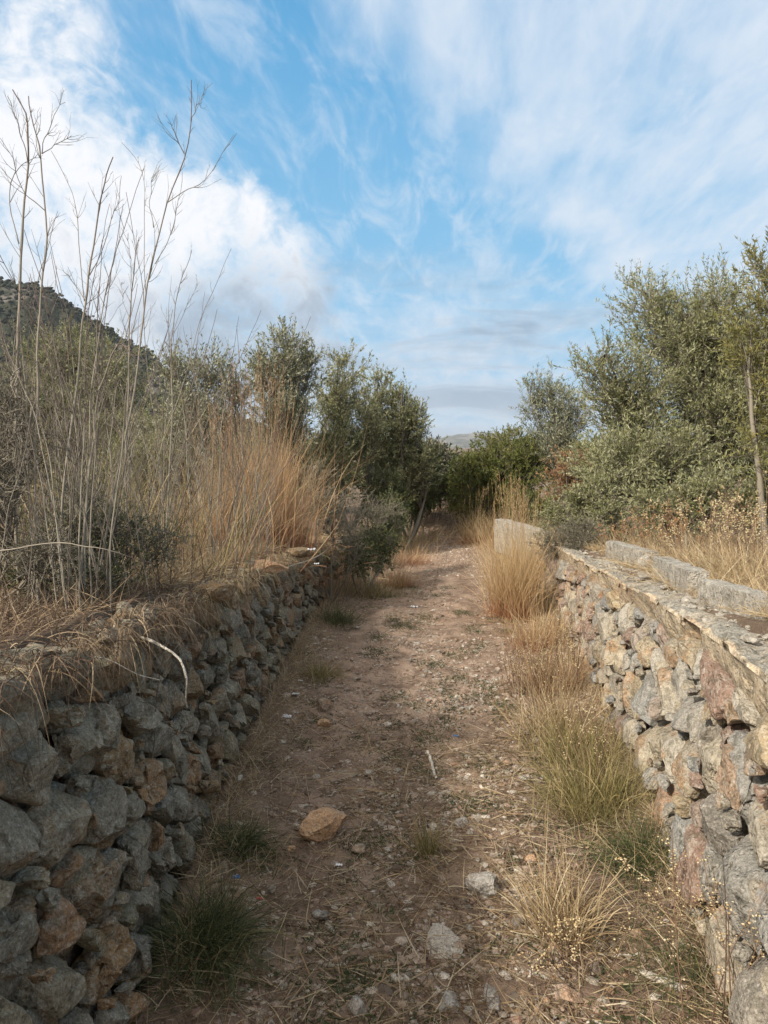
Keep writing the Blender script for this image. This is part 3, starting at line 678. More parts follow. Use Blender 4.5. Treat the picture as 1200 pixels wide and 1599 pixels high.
tree('evergreen_bush', 'rounded mid green bush right of the path end', 'bush', gb(780, 14),
     [CL(785, 708, 14.1, 60, 32, .8), CL(716, 745, 13.8, 20, 34, .4), CL(775, 725, 14, 60, 48, .8), CL(735, 735, 14, 26, 30, .5), CL(830, 730, 13.6, 42, 45, .6), CL(760, 775, 13.6, 62, 42, .7), CL(830, 785, 13, 50, 38, .6), CL(725, 775, 13.6, 24, 45, .4)],
     'midgreen', 70000, .045, .018, .05, .2, 20, .3, fill=.2)
tree('yellowing_bush', 'yellow-green bush crown behind the rounded bush right of the path', 'bush', gb(800, 16),
     [CL(800, 690, 16, 45, 22, .6), CL(850, 700, 16, 30, 25, .5)], 'yellowgreen', 12000, .05, .017, .04, .2, 18, .4, fill=.2)
tree('russet_shrub', 'russet leaved shrub between the rounded green bush and the large olive', 'shrub', gb(893, 9.8),
     [CL(893, 722, 9.8, 34, 28, .3), CL(870, 745, 9.8, 24, 30, .3), CL(915, 745, 9.6, 20, 26, .25)], 'rust', 5200, .035, .016, .02, .16, 12, .4, fill=.1)
tree('green_shrub', 'low mid green shrub under the left side of the large olive', 'shrub', gb(900, 8.2),
     [CL(900, 790, 8.4, 45, 35, .4), CL(940, 770, 8.2, 45, 45, .4), CL(965, 810, 7.9, 40, 35, .35), CL(870, 815, 8.6, 30, 30, .35)], 'olive', 17000, .035, .012, .02, .16, 18, .3, fill=.15)
tree('grey_shrub', 'grey twiggy shrub at the far end of the right wall', 'shrub', gb(905, 7.4),
     [CL(905, 832, 7.4, 45, 22, .3), CL(860, 845, 7.8, 26, 18, .25)], 'greyscrub', 7500, .022, .007, .012, .13, 16, .2, fill=.1)
tree('green_shrub', 'broad green shrub behind the concrete kerb under the large olive', 'shrub', gb(1080, 7.2),
     [CL(1040, 780, 7.4, 70, 42, .4), CL(1130, 770, 7.2, 70, 50, .4), CL(1200, 780, 7, 50, 60, .4)], 'olive', 21000, .04, .012, .02, .18, 18, .4, fill=.15)
# left side
tree('olive_tree', 'tall thin silvery olive left of the path standing clear against cloud', 'tree', gb(445, 10),
     [CL(450, 545, 10, 27, 40, .3), CL(425, 590, 10, 36, 45, .4), CL(475, 590, 10, 26, 42, .35), CL(440, 660, 10, 55, 45, .5)],
     'olivegrey', 19000, .056, .015, .04, .27, 15, .85, fill=.2)
tree('olive_tree', 'middle olive of the three left of the path, forked upright crown', 'tree', gb(540, 11.2),
     [CL(543, 585, 11.2, 28, 45, .35), CL(520, 640, 11.2, 38, 50, .5), CL(565, 660, 11.2, 36, 55, .5), CL(530, 715, 11.0, 55, 50, .6)],
     'olive', 28000, .052, .014, .045, .25, 18, .85, fill=.2)
tree('olive_tree', 'dense dark olive nearest the path end on the left', 'tree', gb(620, 12.2),
     [CL(597, 610, 12.2, 24, 42, .4), CL(625, 640, 12.2, 32, 48, .5), CL(650, 670, 12.2, 24, 36, .4), CL(610, 700, 12.2, 50, 48, .7), CL(655, 715, 12.2, 34, 38, .5), CL(600, 750, 12, 50, 35, .6)],
     'olive', 46000, .050, .014, .05, .24, 20, .8, fill=.2)
tree('evergreen_bush', 'dark evergreen bush overhanging the left side of the path end', 'bush', gb(640, 13),
     [CL(625, 735, 12.6, 55, 40, .6), CL(672, 722, 13, 26, 28, .4), CL(660, 770, 12.8, 24, 26, .4), CL(655, 755, 12.8, 30, 30, .5), CL(600, 785, 11.5, 42, 38, .5)],
     'dark', 40000, .042, .017, .04, .2, 20, .2, fill=.15)
tree('olive_tree', 'rounded olive-green tree behind the tall bare stalks at left', 'tree', gb(130, 13),
     [CL(60, 570, 13, 60, 60, .7), CL(110, 545, 13, 50, 50, .6), CL(165, 570, 13, 55, 52, .7), CL(200, 600, 13, 45, 45, .6), CL(90, 660, 12.6, 110, 70, .9), CL(200, 670, 12.4, 70, 55, .7), CL(-60, 620, 12, 90, 90, 1)],
     'olive', 62000, .055, .018, .06, .25, 20, .5, fill=.2)
tree('olive_tree', 'spindly grey olive shoots between the bare stalks and the tall thin olive', 'tree', gb(320, 9),
     [CL(285, 585, 9, 24, 34, .3), CL(330, 575, 9, 20, 30, .3), CL(368, 610, 9.2, 26, 34, .3), CL(310, 650, 9, 60, 38, .4)], 'olivegrey', 12500, .055, .015, .03, .3, 11, .9, fill=.1)
tree('green_bush', 'wide green bush behind the golden grass on the left bank', 'bush', gb(330, 10.8),
     [CL(270, 700, 10.8, 80, 50, .6), CL(390, 700, 10.6, 70, 45, .6), CL(480, 740, 10.2, 50, 50, .5), CL(200, 740, 9.5, 80, 60, .6)], 'olive', 42000, .045, .014, .04, .22, 20, .5, fill=.15)
tree('grey_shrub', 'grey leafless shrub on top of the left wall beside the path', 'shrub', gb(575, 8.8),
     [CL(575, 795, 8.8, 42, 36, .3), CL(535, 790, 8.2, 36, 30, .3), CL(610, 810, 9.2, 24, 24, .3)], 'greyscrub', 6500, .018, .006, .012, .14, 14, .5, fill=.1)
tree('green_shrub', 'dark green shrub hanging over the end of the left wall', 'shrub', gb(560, 8.2),
     [CL(585, 838, 8.6, 32, 30, .25), CL(565, 868, 8.0, 30, 30, .2), CL(610, 800, 9.4, 30, 30, .3)], 'dark', 15000, .028, .010, .015, .14, 18, .1, fill=.1)
tree('grey_shrub', 'grey-brown shrub between the golden grass and the grey leafless shrub', 'shrub', gb(515, 7.6), [CL(515, 800, 7.8, 34, 34, .25), CL(490, 760, 8.4, 40, 34, .3), CL(540, 840, 7.6, 26, 20, .2)], 'greyscrub', 6500, .03, .011, .015, .14, 16, .3, fill=.1)
tree('dark_shrub', 'dark leafy shrub at the base of the stalks above the left wall corner', 'shrub', gb(100, 2.9), [CL(60, 900, 2.8, 90, 50, .12), CL(170, 890, 3.0, 70, 50, .12), CL(130, 840, 3.1, 60, 60, .12)], 'dark', 7000, .014, .005, .006, .10, 14, .2, fill=.1)
tree('grey_shrub', 'grey thorny shrub with tiny leaves at the left picture edge', 'shrub', gb(-40, 2.7),
     [CL(5, 640, 2.6, 55, 50, .10), CL(-10, 760, 2.5, 70, 60, .12), CL(60, 850, 2.5, 80, 50, .12), CL(30, 700, 2.7, 45, 70, .1)], 'greyscrub', 8000, .010, .0035, .008, .09, 12, .2, fill=.1)
tree('green_shrub', 'small feathery green shrub among the stalk bases near the left wall top', 'shrub', gb(190, 3.2),
     [CL(190, 820, 3.2, 70, 60, .15), CL(250, 850, 3.2, 50, 45, .12), CL(110, 790, 3.1, 70, 60, .15)], 'weedgreen', 7000, .014, .003, .006, .10, 14, .3, fill=.1)
# distant scrub closing the view at the end of the path
for k, (px, t, w_, h_, mat, lab) in enumerate([
        (690, 26, 60, 30, 'dark', 'dark scrub far beyond the end of the path'),
        (668, 15.5, 34, 34, 'greyscrub', 'grey brown scrub closing the gap at the path end'),
        (735, 14.6, 22, 18, 'dark', 'small dark bush at the right end of the dirt rise'),
        (630, 14.2, 30, 30, 'dark', 'small dark bush at the left end of the dirt rise'),
        (705, 18, 26, 18, 'greyscrub', 'low brown scrub just beyond the dirt rise at the path end'),
        (640, 24, 45, 30, 'greyscrub', 'brownish scrub beyond the end of the path on its left'),
        (900, 19, 70, 45, 'olive', 'olive scrub behind the slender sapling'),
        (1120, 15, 130, 70, 'dark', 'dark scrub behind the large bushy olive'),
        (480, 17, 90, 45, 'dark', 'dark scrub behind the three olives on the left'),
        (300, 19, 120, 45, 'dark', 'dark scrub at the foot of the mountain slope'),
        (20, 17, 150, 60, 'olive', 'olive scrub behind the rounded tree at left')]):
    tree('distant_scrub', lab, 'bush', gb(px, t), [CL(px, 765 - h_ * .9, t, w_, h_, 1.2), CL(px + w_ * .6, 765 - h_ * .6, t, w_ * .6, h_ * .7, 1)], mat, 15000, .11 * t / 20, .05 * t / 20, .05, .4, 16, .3, fill=.15)
# shrubs on the left bank just outside the picture; their shade falls on the near path
tree('green_bush', 'green bush on the left bank beside the camera', 'bush', (-2.7, .2, gz(-2.7, .2)), [(-2.2, -.1, 1.75, .5, .6, .45), (-2.6, -1.3, 1.9, .7, .8, .55)], 'olive', 20000, .045, .014, .04, .2, 18, .4, fill=.15)

# ------------------------------------------------------------------ grasses
def tuft(name, label, cat, base, n, h, rad, mat, lean=.35, droop=.25, w=.0035, heads=0, headmat=None, group=None, seg=5, dirbias=(0, 0)):
    root = empty(name, base, label, cat, group); a = Acc()
    n = int(n * .72)
    b = rng.normal(0, rad * 1.15, (n, 3)) * [1, 1, 0]; d = np.concatenate([rng.normal(0, lean, (n, 2)) + b[:, :2] * 1.2 / max(rad, .01) * lean * .4 + np.array(dirbias), np.ones((n, 1))], 1)
    L = h * (1 - .65 * rng.random(n) ** 1.8) * rng.uniform(.8, 1.08, n)
    wild = rng.random(n) < .18; d[wild] += rng.normal(0, .45, (wild.sum(), 3)) * [1, 1, .3]
    blades(a, b, d, L, w * rng.uniform(.6, 1.5, n), droop * rng.uniform(.2, 2.0, n), seg, curl=.26)
    m = int(n * .35); bb = rng.normal(0, rad * 1.8 + .02, (m, 3)) * [1, 1, 0]; bb[:, 2] = .004
    blades(a, bb, np.concatenate([rng.normal(0, 1, (m, 2)), np.abs(rng.normal(0, .2, (m, 1)))], 1), min(h * .4, .16) * rng.uniform(.4, 1.2, m), w, .12, 3, curl=.4)
    a.build('blades', M[mat], root)
    if heads:
        a = Acc(); bb = rng.normal(0, rad * .7, (heads, 3)) * [1, 1, 0]; d = unit(np.concatenate([rng.normal(0, lean * .45, (heads, 2)), np.ones((heads, 1))], 1))
        L = h * rng.uniform(1.0, 1.38, heads); tip = bb + d * L[:, None]; C = bez(bb, tip, rng.normal(0, .02, (heads, 3)), 6)
        tubes(a, C, np.linspace(.0015, .0006, 6)[None] * np.ones((heads, 1)), 3)
        k = 14; li = np.repeat(np.arange(heads), k); s = rng.uniform(.8, 1, heads * k)[:, None]
        blades(a, bb[li] + d[li] * L[li][:, None] * s, d[li] + rdir(heads * k) * .45, .03, .003, .1, 2)
        a.build('seed_heads', M[headmat or mat], root)
    return root
g = gb
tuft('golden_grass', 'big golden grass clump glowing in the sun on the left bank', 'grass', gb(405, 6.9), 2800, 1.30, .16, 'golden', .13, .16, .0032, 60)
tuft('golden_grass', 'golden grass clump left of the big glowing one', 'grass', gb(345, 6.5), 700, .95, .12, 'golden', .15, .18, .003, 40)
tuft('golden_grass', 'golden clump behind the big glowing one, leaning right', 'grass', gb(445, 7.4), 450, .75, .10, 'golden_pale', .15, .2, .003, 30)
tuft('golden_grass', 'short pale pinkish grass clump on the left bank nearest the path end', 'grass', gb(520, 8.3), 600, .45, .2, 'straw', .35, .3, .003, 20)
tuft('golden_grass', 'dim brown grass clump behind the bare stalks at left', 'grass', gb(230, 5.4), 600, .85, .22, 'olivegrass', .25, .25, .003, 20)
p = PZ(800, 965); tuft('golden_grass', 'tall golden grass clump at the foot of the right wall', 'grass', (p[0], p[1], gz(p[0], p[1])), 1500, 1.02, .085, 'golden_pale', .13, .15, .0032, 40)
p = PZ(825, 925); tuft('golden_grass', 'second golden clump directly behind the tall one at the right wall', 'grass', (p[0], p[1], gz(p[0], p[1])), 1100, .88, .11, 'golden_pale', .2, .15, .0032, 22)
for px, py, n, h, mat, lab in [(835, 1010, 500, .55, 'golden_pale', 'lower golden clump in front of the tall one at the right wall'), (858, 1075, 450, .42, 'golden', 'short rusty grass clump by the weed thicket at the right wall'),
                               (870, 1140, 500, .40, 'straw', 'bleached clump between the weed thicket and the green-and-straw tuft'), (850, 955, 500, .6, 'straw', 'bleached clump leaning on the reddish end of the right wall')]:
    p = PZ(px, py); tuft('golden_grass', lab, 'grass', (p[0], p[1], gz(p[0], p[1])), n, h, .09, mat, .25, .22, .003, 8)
for px, py, n, h, mat, lab in [(640, 880, 500, .38, 'golden', 'russet grass behind the reddish clump on the left path edge'), (600, 885, 500, .42, 'darkstraw', 'dark grass under the green shrub at the left wall end'),
                               (652, 848, 500, .42, 'straw', 'tan grass narrowing the path at its far left'), (585, 930, 500, .32, 'olivegrass', 'olive tuft between the left wall and the reddish clump'), (845, 905, 500, .6, 'straw', 'bleached grass hiding the foot of the distant concrete wall end')]:
    p = PZ(px, py); tuft('path_edge_grass', lab, 'grass', (p[0], p[1], gz(p[0], p[1])), n, h, .13, mat, .28, .22, .003)
p = PZ(742, 850); tuft('golden_grass', 'small golden clump with tall seed heads where the right wall ends', 'grass', (p[0], p[1], gz(p[0], p[1])), 600, .75, .12, 'golden_pale', .2, .15, .004, 16)
p = PZ(790, 862); tuft('golden_grass', 'grass with the tallest seed spikes behind the right golden clumps', 'grass', (p[0], p[1], gz(p[0], p[1])), 500, .85, .14, 'golden_pale', .2, .15, .004, 26)
p = PZ(622, 915); tuft('golden_grass', 'reddish grass clump on the left edge of the bare path', 'grass', (p[0], p[1], gz(p[0], p[1])), 700, .42, .09, 'golden', .25, .2, .0026)
p = PZ(630, 862); tuft('golden_grass', 'thin tan grass clump further along the left path edge', 'grass', (p[0], p[1], gz(p[0], p[1])), 600, .5, .16, 'straw', .3, .2, .003)
p = PZ(668, 1335); tuft('upright_tuft', 'small upright olive-brown tuft growing in the middle of the path', 'grass', (p[0], p[1], gz(p[0], p[1])), 210, .19, .018, 'olivegrass', .22, .2, .0022)
for px, py, n, h, rd, mat, lean, dr, lab in [
        (310, 1500, 1500, .34, .05, 'green', .75, .55, 'large dark green arching tuft at the foot of the left wall'),
        (365, 1340, 700, .22, .04, 'green', .7, .5, 'smaller dark green tuft behind the large one on the left'),
        (935, 1265, 1500, .40, .085, 'olivegrass', .35, .35, 'big green-and-straw tuft against the foot of the right wall'),
        (905, 1180, 1100, .38, .10, 'olivegrass', .35, .35, 'straw tuft just behind the big green-and-straw tuft'),
        (1010, 1360, 900, .30, .05, 'green', .65, .55, 'arching green tuft nearest the right wall'),
        (880, 1465, 600, .36, .045, 'straw', .35, .3, 'dry brown tuft in the right foreground'),
        (1100, 1560, 500, .22, .07, 'green', .7, .5, 'low green tuft in the bottom right corner'),
        (500, 1060, 500, .22, .05, 'olivegrass', .5, .4, 'greenish tuft halfway along the foot of the left wall'),
        (522, 975, 700, .30, .08, 'green', .4, .4, 'dark tuft at the foot of the left wall further along'),
        (870, 1080, 700, .26, .09, 'straw', .35, .3, 'brown grass tuft by the reddish stones of the right wall'),
        (560, 930, 500, .28, .10, 'straw', .4, .3, 'tan tuft where the left wall fades into shrubs')]:
    p = PZ(px, py); tuft('grass_tuft', lab, 'grass', (p[0], p[1], gz(p[0], p[1])), n, h, rd, mat, lean, dr, .0026)
for px, t, n, h, mat, lab in [(655, 15.2, 260, .55, 'darkstraw', 'tawny grass beyond the path end, left of the gap'), (690, 16.5, 300, .6, 'straw', 'tan grass filling the gap between the dark bushes'),
                         (725, 15.6, 260, .5, 'golden', 'tawny grass beyond the path end, right of the gap'), (672, 19, 400, .9, 'darkstraw', 'brown grass farthest down the gap between the bushes'), (640, 13.2, 500, .55, 'straw', 'pale grass beside the left end of the dirt rise')]:
    tuft('distant_grass', lab, 'grass', gb(px, t), n, h, .3, mat, .3, .25, .007)
for px, t, n, h, mat, lab in [(20, 3.6, 350, .8, 'darkstraw', 'tall dead grass among the stalks at the left edge'), (120, 4.2, 600, 1.1, 'olivegrass', 'tall greenish dead grass behind the stalk bases'),
                         (190, 3.9, 300, .75, 'darkstraw', 'tall dead grass right of the stalk thicket'), (70, 5.2, 450, 1.15, 'darkstraw', 'tall brown grass at the back of the stalk thicket'), (275, 4.8, 260, .75, 'golden', 'thin orange grass between the stalks and the golden clumps')]:
    tuft('dead_grass', lab, 'grass', gb(px, t), n, h, .28, mat, .2, .18, .0034)
# dry grasses on the right bank
for px, t, n, h, mat, lab in [(1130, 4.7, 1500, .42, 'straw', 'bleached grass leaning over the nearest concrete kerb piece'),
                         (1190, 4.3, 1500, .46, 'straw', 'bleached grass at the right picture edge behind the kerb'),
                         (1060, 5.6, 900, .36, 'straw', 'bleached grass behind the middle kerb piece'),
                         (870, 7.8, 600, .35, 'straw', 'pale drooping grass over the far end of the right wall')]:
    tuft('bleached_grass', lab, 'grass', gb(px, t), n, h, .16, mat, .5, .5, .0026, dirbias=(-.25, -.15))

def scatter_blades(name, label, region, n, L, mat, flat=.15, W=.0025, droop=.1, seg=3, zoff=.004, pick=None):
    a = Acc(); x, y = region(n); z = np.array([gz(i, j) for i, j in zip(x, y)])
    d = np.stack([rng.normal(size=n), rng.normal(size=n), np.abs(rng.normal(0, flat, n)) + .01], 1)
    Ls = L * rng.uniform(.35, 1.4, n)
    blades(a, np.stack([x, y, z + zoff + rng.random(n) * .008], 1), d, Ls, W * rng.uniform(.6, 1.4, n), droop * rng.uniform(0, 1, n), seg, curl=.22)
    return tag(a.build(name, M[mat]), label, 'grass', kind='stuff')
def reg_path(n):
    y = 1.6 + rng.random(n) ** 1.7 * 6; f = rng.beta(.7, .7, n)
    c = np.array([noise.noise(Vector((a_ * 3, b_ * 3, 0))) for a_, b_ in zip(f * 2, y)]); f = np.clip(f + c * .15, .02, .98)
    return XLf(y) + (XRf(y) - XLf(y)) * f, y
def reg_patch(n):
    y = 1.7 + rng.random(n) ** 1.2 * 2.6; x = rng.normal(0, 1, n) * .45 + rng.choice([-.15, .45], n)
    return np.clip(x, XLf(y) + .03, XRf(y) - .03), y
scatter_blades('straw_litter', 'flattened dry straw littering the earth path', reg_path, 9000, .07, 'litter')
scatter_blades('straw_litter', 'tangled dead grass over the near end of the path', reg_patch, 7000, .12, 'litter', .25, .0028, .15, 4)
scatter_blades('bleached_litter', 'bleached grass stalks scattered over the near path', reg_patch, 900, .20, 'straw', .12, .0030, .1, 4)
def reg_edge(n):
    y = 2 + rng.random(n) * 12; s = rng.random(n) < .5; e = rng.exponential(.10, n)
    return np.where(s, XLf(y) + e + .02, XRf(y) - e - .02), y
scatter_blades('edge_grass', 'thin dry grass standing along both path edges', reg_edge, 17000, .11, 'straw', 1.2, .0022, .3, 3)
def reg_weeds(n):
    c = rng.random((130, 2)); cy = 1.9 + c[:, 0] ** 1.3 * 7; k = rng.integers(0, 130, n)
    y = cy[k] + rng.normal(0, .06, n); x = (XLf(cy[k]) * .92 + (XRf(cy[k]) - XLf(cy[k])) * .92 * c[k, 1]) + rng.normal(0, .06, n); return x, y
scatter_blades('low_weeds', 'low dark green weeds in patches on the path', reg_weeds, 15000, .026, 'weedgreen', .8, .004, .4, 2)
def reg_bankL(n):
    y = 3.3 + rng.random(n) ** 1.2 * 8; x = XLf(y) - .22 - rng.random(n) ** 1.2 * 3.5; return x, y
def reg_bankR(n):
    y = 1.6 + rng.random(n) ** 1.2 * 10; x = XRf(y) + .36 + rng.random(n) ** 1.4 * 3.5; return x, y
scatter_blades('bank_grass', 'dry brown grass covering the left bank', reg_bankL, 34000, .17, 'straw', 1.1, .0026, .35, 4)
def reg_near(n):
    y = .5 + rng.random(n) * 3.4; return XLf(y) - .16 - rng.random(n) ** 1.2 * 2.2, y
scatter_blades('bank_grass', 'tangled brown dead grass on the near left bank, stalk shade put into its colour', reg_near, 17000, .13, 'darkstraw', 1.0, .0024, .3, 4)  # dead-grass brown, deepened to carry the shade of the stalks
scatter_blades('bank_litter', 'matted straw lying on the left bank', reg_bankL, 20000, .16, 'litter', .15, .003, .1, 4)
def reg_cap(n):
    y = rng.uniform(2.2, 8.5, n); y = np.where(rng.random(n) < .5, rng.choice([2.7, 3.6, 3.9, 5.4, 7.2, 8], n) + rng.normal(0, .12, n), y); return XRf(y) + .22 + rng.random(n) * .16, y
scatter_blades('cap_grass', 'wisps of dry grass rooted along the kerb on the right wall', reg_cap, 2600, .09, 'straw', 1.0, .0022, .4, 3, zoff=.02)
scatter_blades('bank_grass', 'dry bleached grass covering the right bank', reg_bankR, 30000, .22, 'straw', 1.1, .0026, .35, 4)
def hanging(n, y0, y1, mat, label, L=.22):
    a = Acc(); y = rng.uniform(y0, y1, n); x = XLf(y) - .05 * HLf(y) + rng.uniform(-.12, .03, n); z = HLf(y) + rng.uniform(-.05, .03, n)
    d = np.stack([rng.uniform(-.1, .6, n), rng.normal(0, .7, n), rng.uniform(-.3, .8, n)], 1)
    blades(a, np.stack([x, y, z], 1), d, L * rng.uniform(.4, 1.4, n), .0024, rng.uniform(.6, 1.6, n), 6, curl=.3)
    tag(a.build('hanging_grass', M[mat]), label, 'grass', kind='stuff')
hanging(2000, .8, 3.4, 'darkstraw', 'dead brown grass hanging over the near end of the left wall', .12)
hanging(2600, 3.0, 8.5, 'straw', 'pale dry grass hanging over the far half of the left wall', .10)

# ------------------------------------------------------------------ seed weeds
def weed(label, base, n, h, rad, beadmat='bead', nb=9, bs=.004, lean=.2, group=None, name='dried_weed', dirbias=(0, 0)):
    root = empty(name, base, label, 'weed', group); a, b = Acc(), Acc()
    b0 = rng.normal(0, rad, (n, 3)) * [1, 1, 0]; d = unit(np.concatenate([rng.normal(0, lean, (n, 2)) + b0[:, :2] / max(rad, .01) * lean * .6 + np.array(dirbias), np.ones((n, 1))], 1))
    L = h * rng.uniform(.55, 1.05, n); tip = b0 + d * L[:, None]; S = bez(b0, tip, rng.normal(0, .05, (n, 3)) * h, 7)
    tubes(a, S, np.linspace(.0022, .0008, 7)[None] * np.ones((n, 1)), 4)
    k = 5; m = n * k; li = np.repeat(np.arange(n), k); s = rng.uniform(.4, .95, m); f = s * 6; i0 = np.minimum(f.astype(int), 5)
    bp = S[li, i0] * (1 - (f - i0))[:, None] + S[li, i0 + 1] * (f - i0)[:, None]
    bd = unit(d[li] + rdir(m) * .7); bl = h * rng.uniform(.08, .22, m) * (1.15 - s * .6); be = bp + bd * bl[:, None]
    tubes(a, bez(bp, be, rng.normal(0, .008, (m, 3)), 4), np.linspace(.0012, .0006, 4)[None] * np.ones((m, 1)), 3)
    q = np.repeat(np.arange(m), nb); t = rng.uniform(.3, 1.05, m * nb)[:, None]
    C = bp[q] * (1 - t) + be[q] * t + rng.normal(0, .006, (m * nb, 3))
    small_rocks(b, C, bs * rng.uniform(.6, 1.3, m * nb), 1)
    a.build('stems', M['twig'], root); b.build('seed_heads', M[beadmat], root)
    return root
def onp(px, py): p = PZ(px, py); return (p[0], p[1], gz(p[0], p[1]))
weed('slim weed with pale seed heads rising in front of the reddish stones', onp(893, 1090), 16, .62, .04, nb=6, bs=.0035, lean=.07)
weed('brown weed thicket with pale dots behind the straw tuft', onp(835, 1085), 55, .38, .09, nb=4, bs=.003)
weed('tall thin brown weed leaning left beside the big green-and-straw tuft', onp(925, 1250), 10, .62, .03, nb=4, bs=.0035, dirbias=(-.22, .05))
weed('dark weed arching over the bottom right corner with pale seed heads', onp(1120, 1640), 9, .50, .04, nb=5, bs=.0036, lean=.3, dirbias=(-.1, .1))
weed('small weed with yellow seed heads by the dry brown tuft in the foreground', onp(900, 1530), 8, .26, .03, nb=5, bs=.0034, lean=.35)
weed('weed with yellow seed heads below the arching green tuft at right', onp(1065, 1470), 9, .26, .04, nb=6, bs=.0036, lean=.35)
for px, t, n, h, lab in [(1185, 4.6, 22, .62, 'seed weed at the right picture edge above the kerb'), (1120, 5.4, 22, .55, 'seed weed in front of the broad green shrub'),
                         (1060, 6.0, 22, .52, 'rusty seed weed behind the middle kerb piece'), (1000, 6.6, 20, .45, 'rusty seed weed behind the farther kerb piece'), (1155, 6.2, 20, .7, 'tall pale seed weed below the large olive at right')]:
    weed(lab, gb(px, t), n, h, .15, 'rustbead' if 'rusty' in lab else 'bead', nb=6, bs=.005)
weed('brown seed weed on the left bank between golden clumps and path', gb(505, 7.4), 16, .55, .12, 'rustbead', nb=6, bs=.005)

# ------------------------------------------------------------------ tall bare stalks on the left bank
def stalk_poly(acc, pts, r0, r1, sides=6, rnd=.5, k=24):
    p = np.array(pts, float); s = np.linspace(0, 1, len(p)); t = np.linspace(0, 1, k)
    C = np.stack([np.interp(t, s, p[:, i]) for i in range(3)], 1)
    C[2:-1] += rng.normal(0, .0045, (k - 3, 3))
    for _ in range(1): C[1:-1] = (C[:-2] + C[1:-1] * 2 + C[2:]) / 4
    rr = np.linspace(r0, r1, k) * (1 + .25 * (np.arange(k) % 6 == 0)); tubes(acc, C[None], rr[None], sides, rnd=np.array([rnd]))
    return C
def side_twigs(acc, C, n, L, r, rnd, lo=.35):
    for _ in range(n):
        i = int(rng.uniform(lo, .97) * (len(C) - 1)); d = unit(C[min(i + 1, len(C) - 1)] - C[i - 1]); d = unit(d + rdir(1)[0] * .65); l = L * rng.uniform(.4, 1.2) * (1.3 - i / len(C))
        e = C[i] + d * l + np.array([0, 0, .15 * l]); B = bez(C[i][None], e[None], rng.normal(0, .05, (1, 3)) * l - np.array([[0, 0, .05]]) * l, 6)
        tubes(acc, B, np.linspace(r, r * .35, 6)[None], 4, rnd=np.array([rnd]), extra=0)
        for _ in range(2):
            j = rng.integers(2, 6); d2 = unit(unit(e - C[i]) + rdir(1)[0] * .6); e2 = B[0, j] + d2 * l * .45
            tubes(acc, bez(B[0, j][None], e2[None], np.zeros((1, 3)), 3), np.linspace(r * .5, r * .25, 3)[None], 3, rnd=np.array([rnd]))
def main_stalk(label, t, tracks, r=.0043):
    p0 = P(*tracks[0][0], t); b = np.array([p0[0], p0[1], gz(p0[0], p0[1])]); root = empty('dry_stalk', b, label, 'dry stalk', 'tall bare stalks on the left bank')
    a = Acc(); c = Acc()
    for k, tr in enumerate(tracks):
        pts = [P(x, y, t + (0 if k == 0 else .12 * j * (1 if k % 2 else -1) / len(tr))) for j, (x, y) in enumerate(tr)]
        if k == 0:
            pts[0][2] = min(pts[0][2], b[2]) - .02; C = stalk_poly(a, pts, r, r * .35, rnd=.7); side_twigs(c, C, 12, .13, .0014, .5, .45)
        else: C = stalk_poly(c, pts, r * .42, r * .16, 4, k=14); side_twigs(c, C, 7, .09, .0011, .4, .3)
    a.build('stem', M['stem'], root, origin=b); c.build('side_shoots', M['stem'], root, origin=b)
main_stalk('tallest forked bare stalk at left, its tips reaching the blue sky', 2.9,
           [[(145, 930), (180, 760), (205, 640), (218, 540), (228, 457), (240, 400), (258, 330), (280, 270), (297, 215), (299, 125)],
            [(228, 457), (226, 400), (226, 340), (226, 285), (215, 250), (190, 222)], [(262, 316), (290, 298), (318, 286), (345, 240), (370, 208)],
            [(240, 355), (234, 310), (236, 280), (250, 265)], [(243, 412), (262, 375), (278, 330), (285, 268)], [(299, 190), (310, 165), (320, 146)], [(288, 240), (275, 210), (262, 190)]])
main_stalk('bare stalk at far left forking high above the wall', 2.6,
           [[(60, 940), (50, 760), (62, 600), (58, 500), (72, 410), (72, 330), (66, 240), (50, 195), (45, 150)], [(66, 240), (80, 190), (100, 140)], [(72, 330), (35, 300), (22, 250), (0, 215)], [(66, 240), (95, 222), (112, 212)]])
main_stalk('bare stalk beside the far left one with a curled fork', 2.8,
           [[(30, 930), (22, 700), (28, 560), (30, 440), (38, 340), (46, 240), (45, 180), (20, 140)], [(30, 380), (15, 330), (20, 275), (40, 255), (60, 240)], [(45, 260), (30, 200), (12, 150)]], .006)
main_stalk('bare stalk leaning right between the far left pair and the tallest', 3.0,
           [[(90, 940), (100, 760), (118, 620), (128, 500), (140, 430), (150, 350), (162, 290), (177, 245)], [(132, 470), (125, 400), (120, 330), (112, 290), (80, 235)], [(140, 430), (165, 380), (182, 325), (190, 275)], [(134, 470), (115, 440), (100, 425)]], .0055)
main_stalk('thin bare stalk just left of the tallest one', 3.2,
           [[(200, 930), (196, 760), (200, 620), (202, 510), (207, 450), (212, 400), (218, 370)], [(204, 500), (192, 470), (190, 440)], [(207, 450), (205, 400), (200, 370)]], .004)
main_stalk('thin bare stalk arching right of the tallest one', 3.6,
           [[(260, 900), (262, 760), (270, 640), (268, 560), (272, 500), (282, 440), (300, 390)], [(272, 520), (290, 480), (312, 440)], [(268, 570), (262, 500), (268, 430)]], .0035)
main_stalk('pale bent stalk arching over the tallest one near the tree tops', 2.7,
           [[(120, 930), (135, 780), (145, 690), (155, 610), (172, 560), (190, 535), (212, 560)], [(155, 610), (150, 560), (140, 520)]], .005)
GS = 'thinner bare stalks crowding the left bank'
protos = []
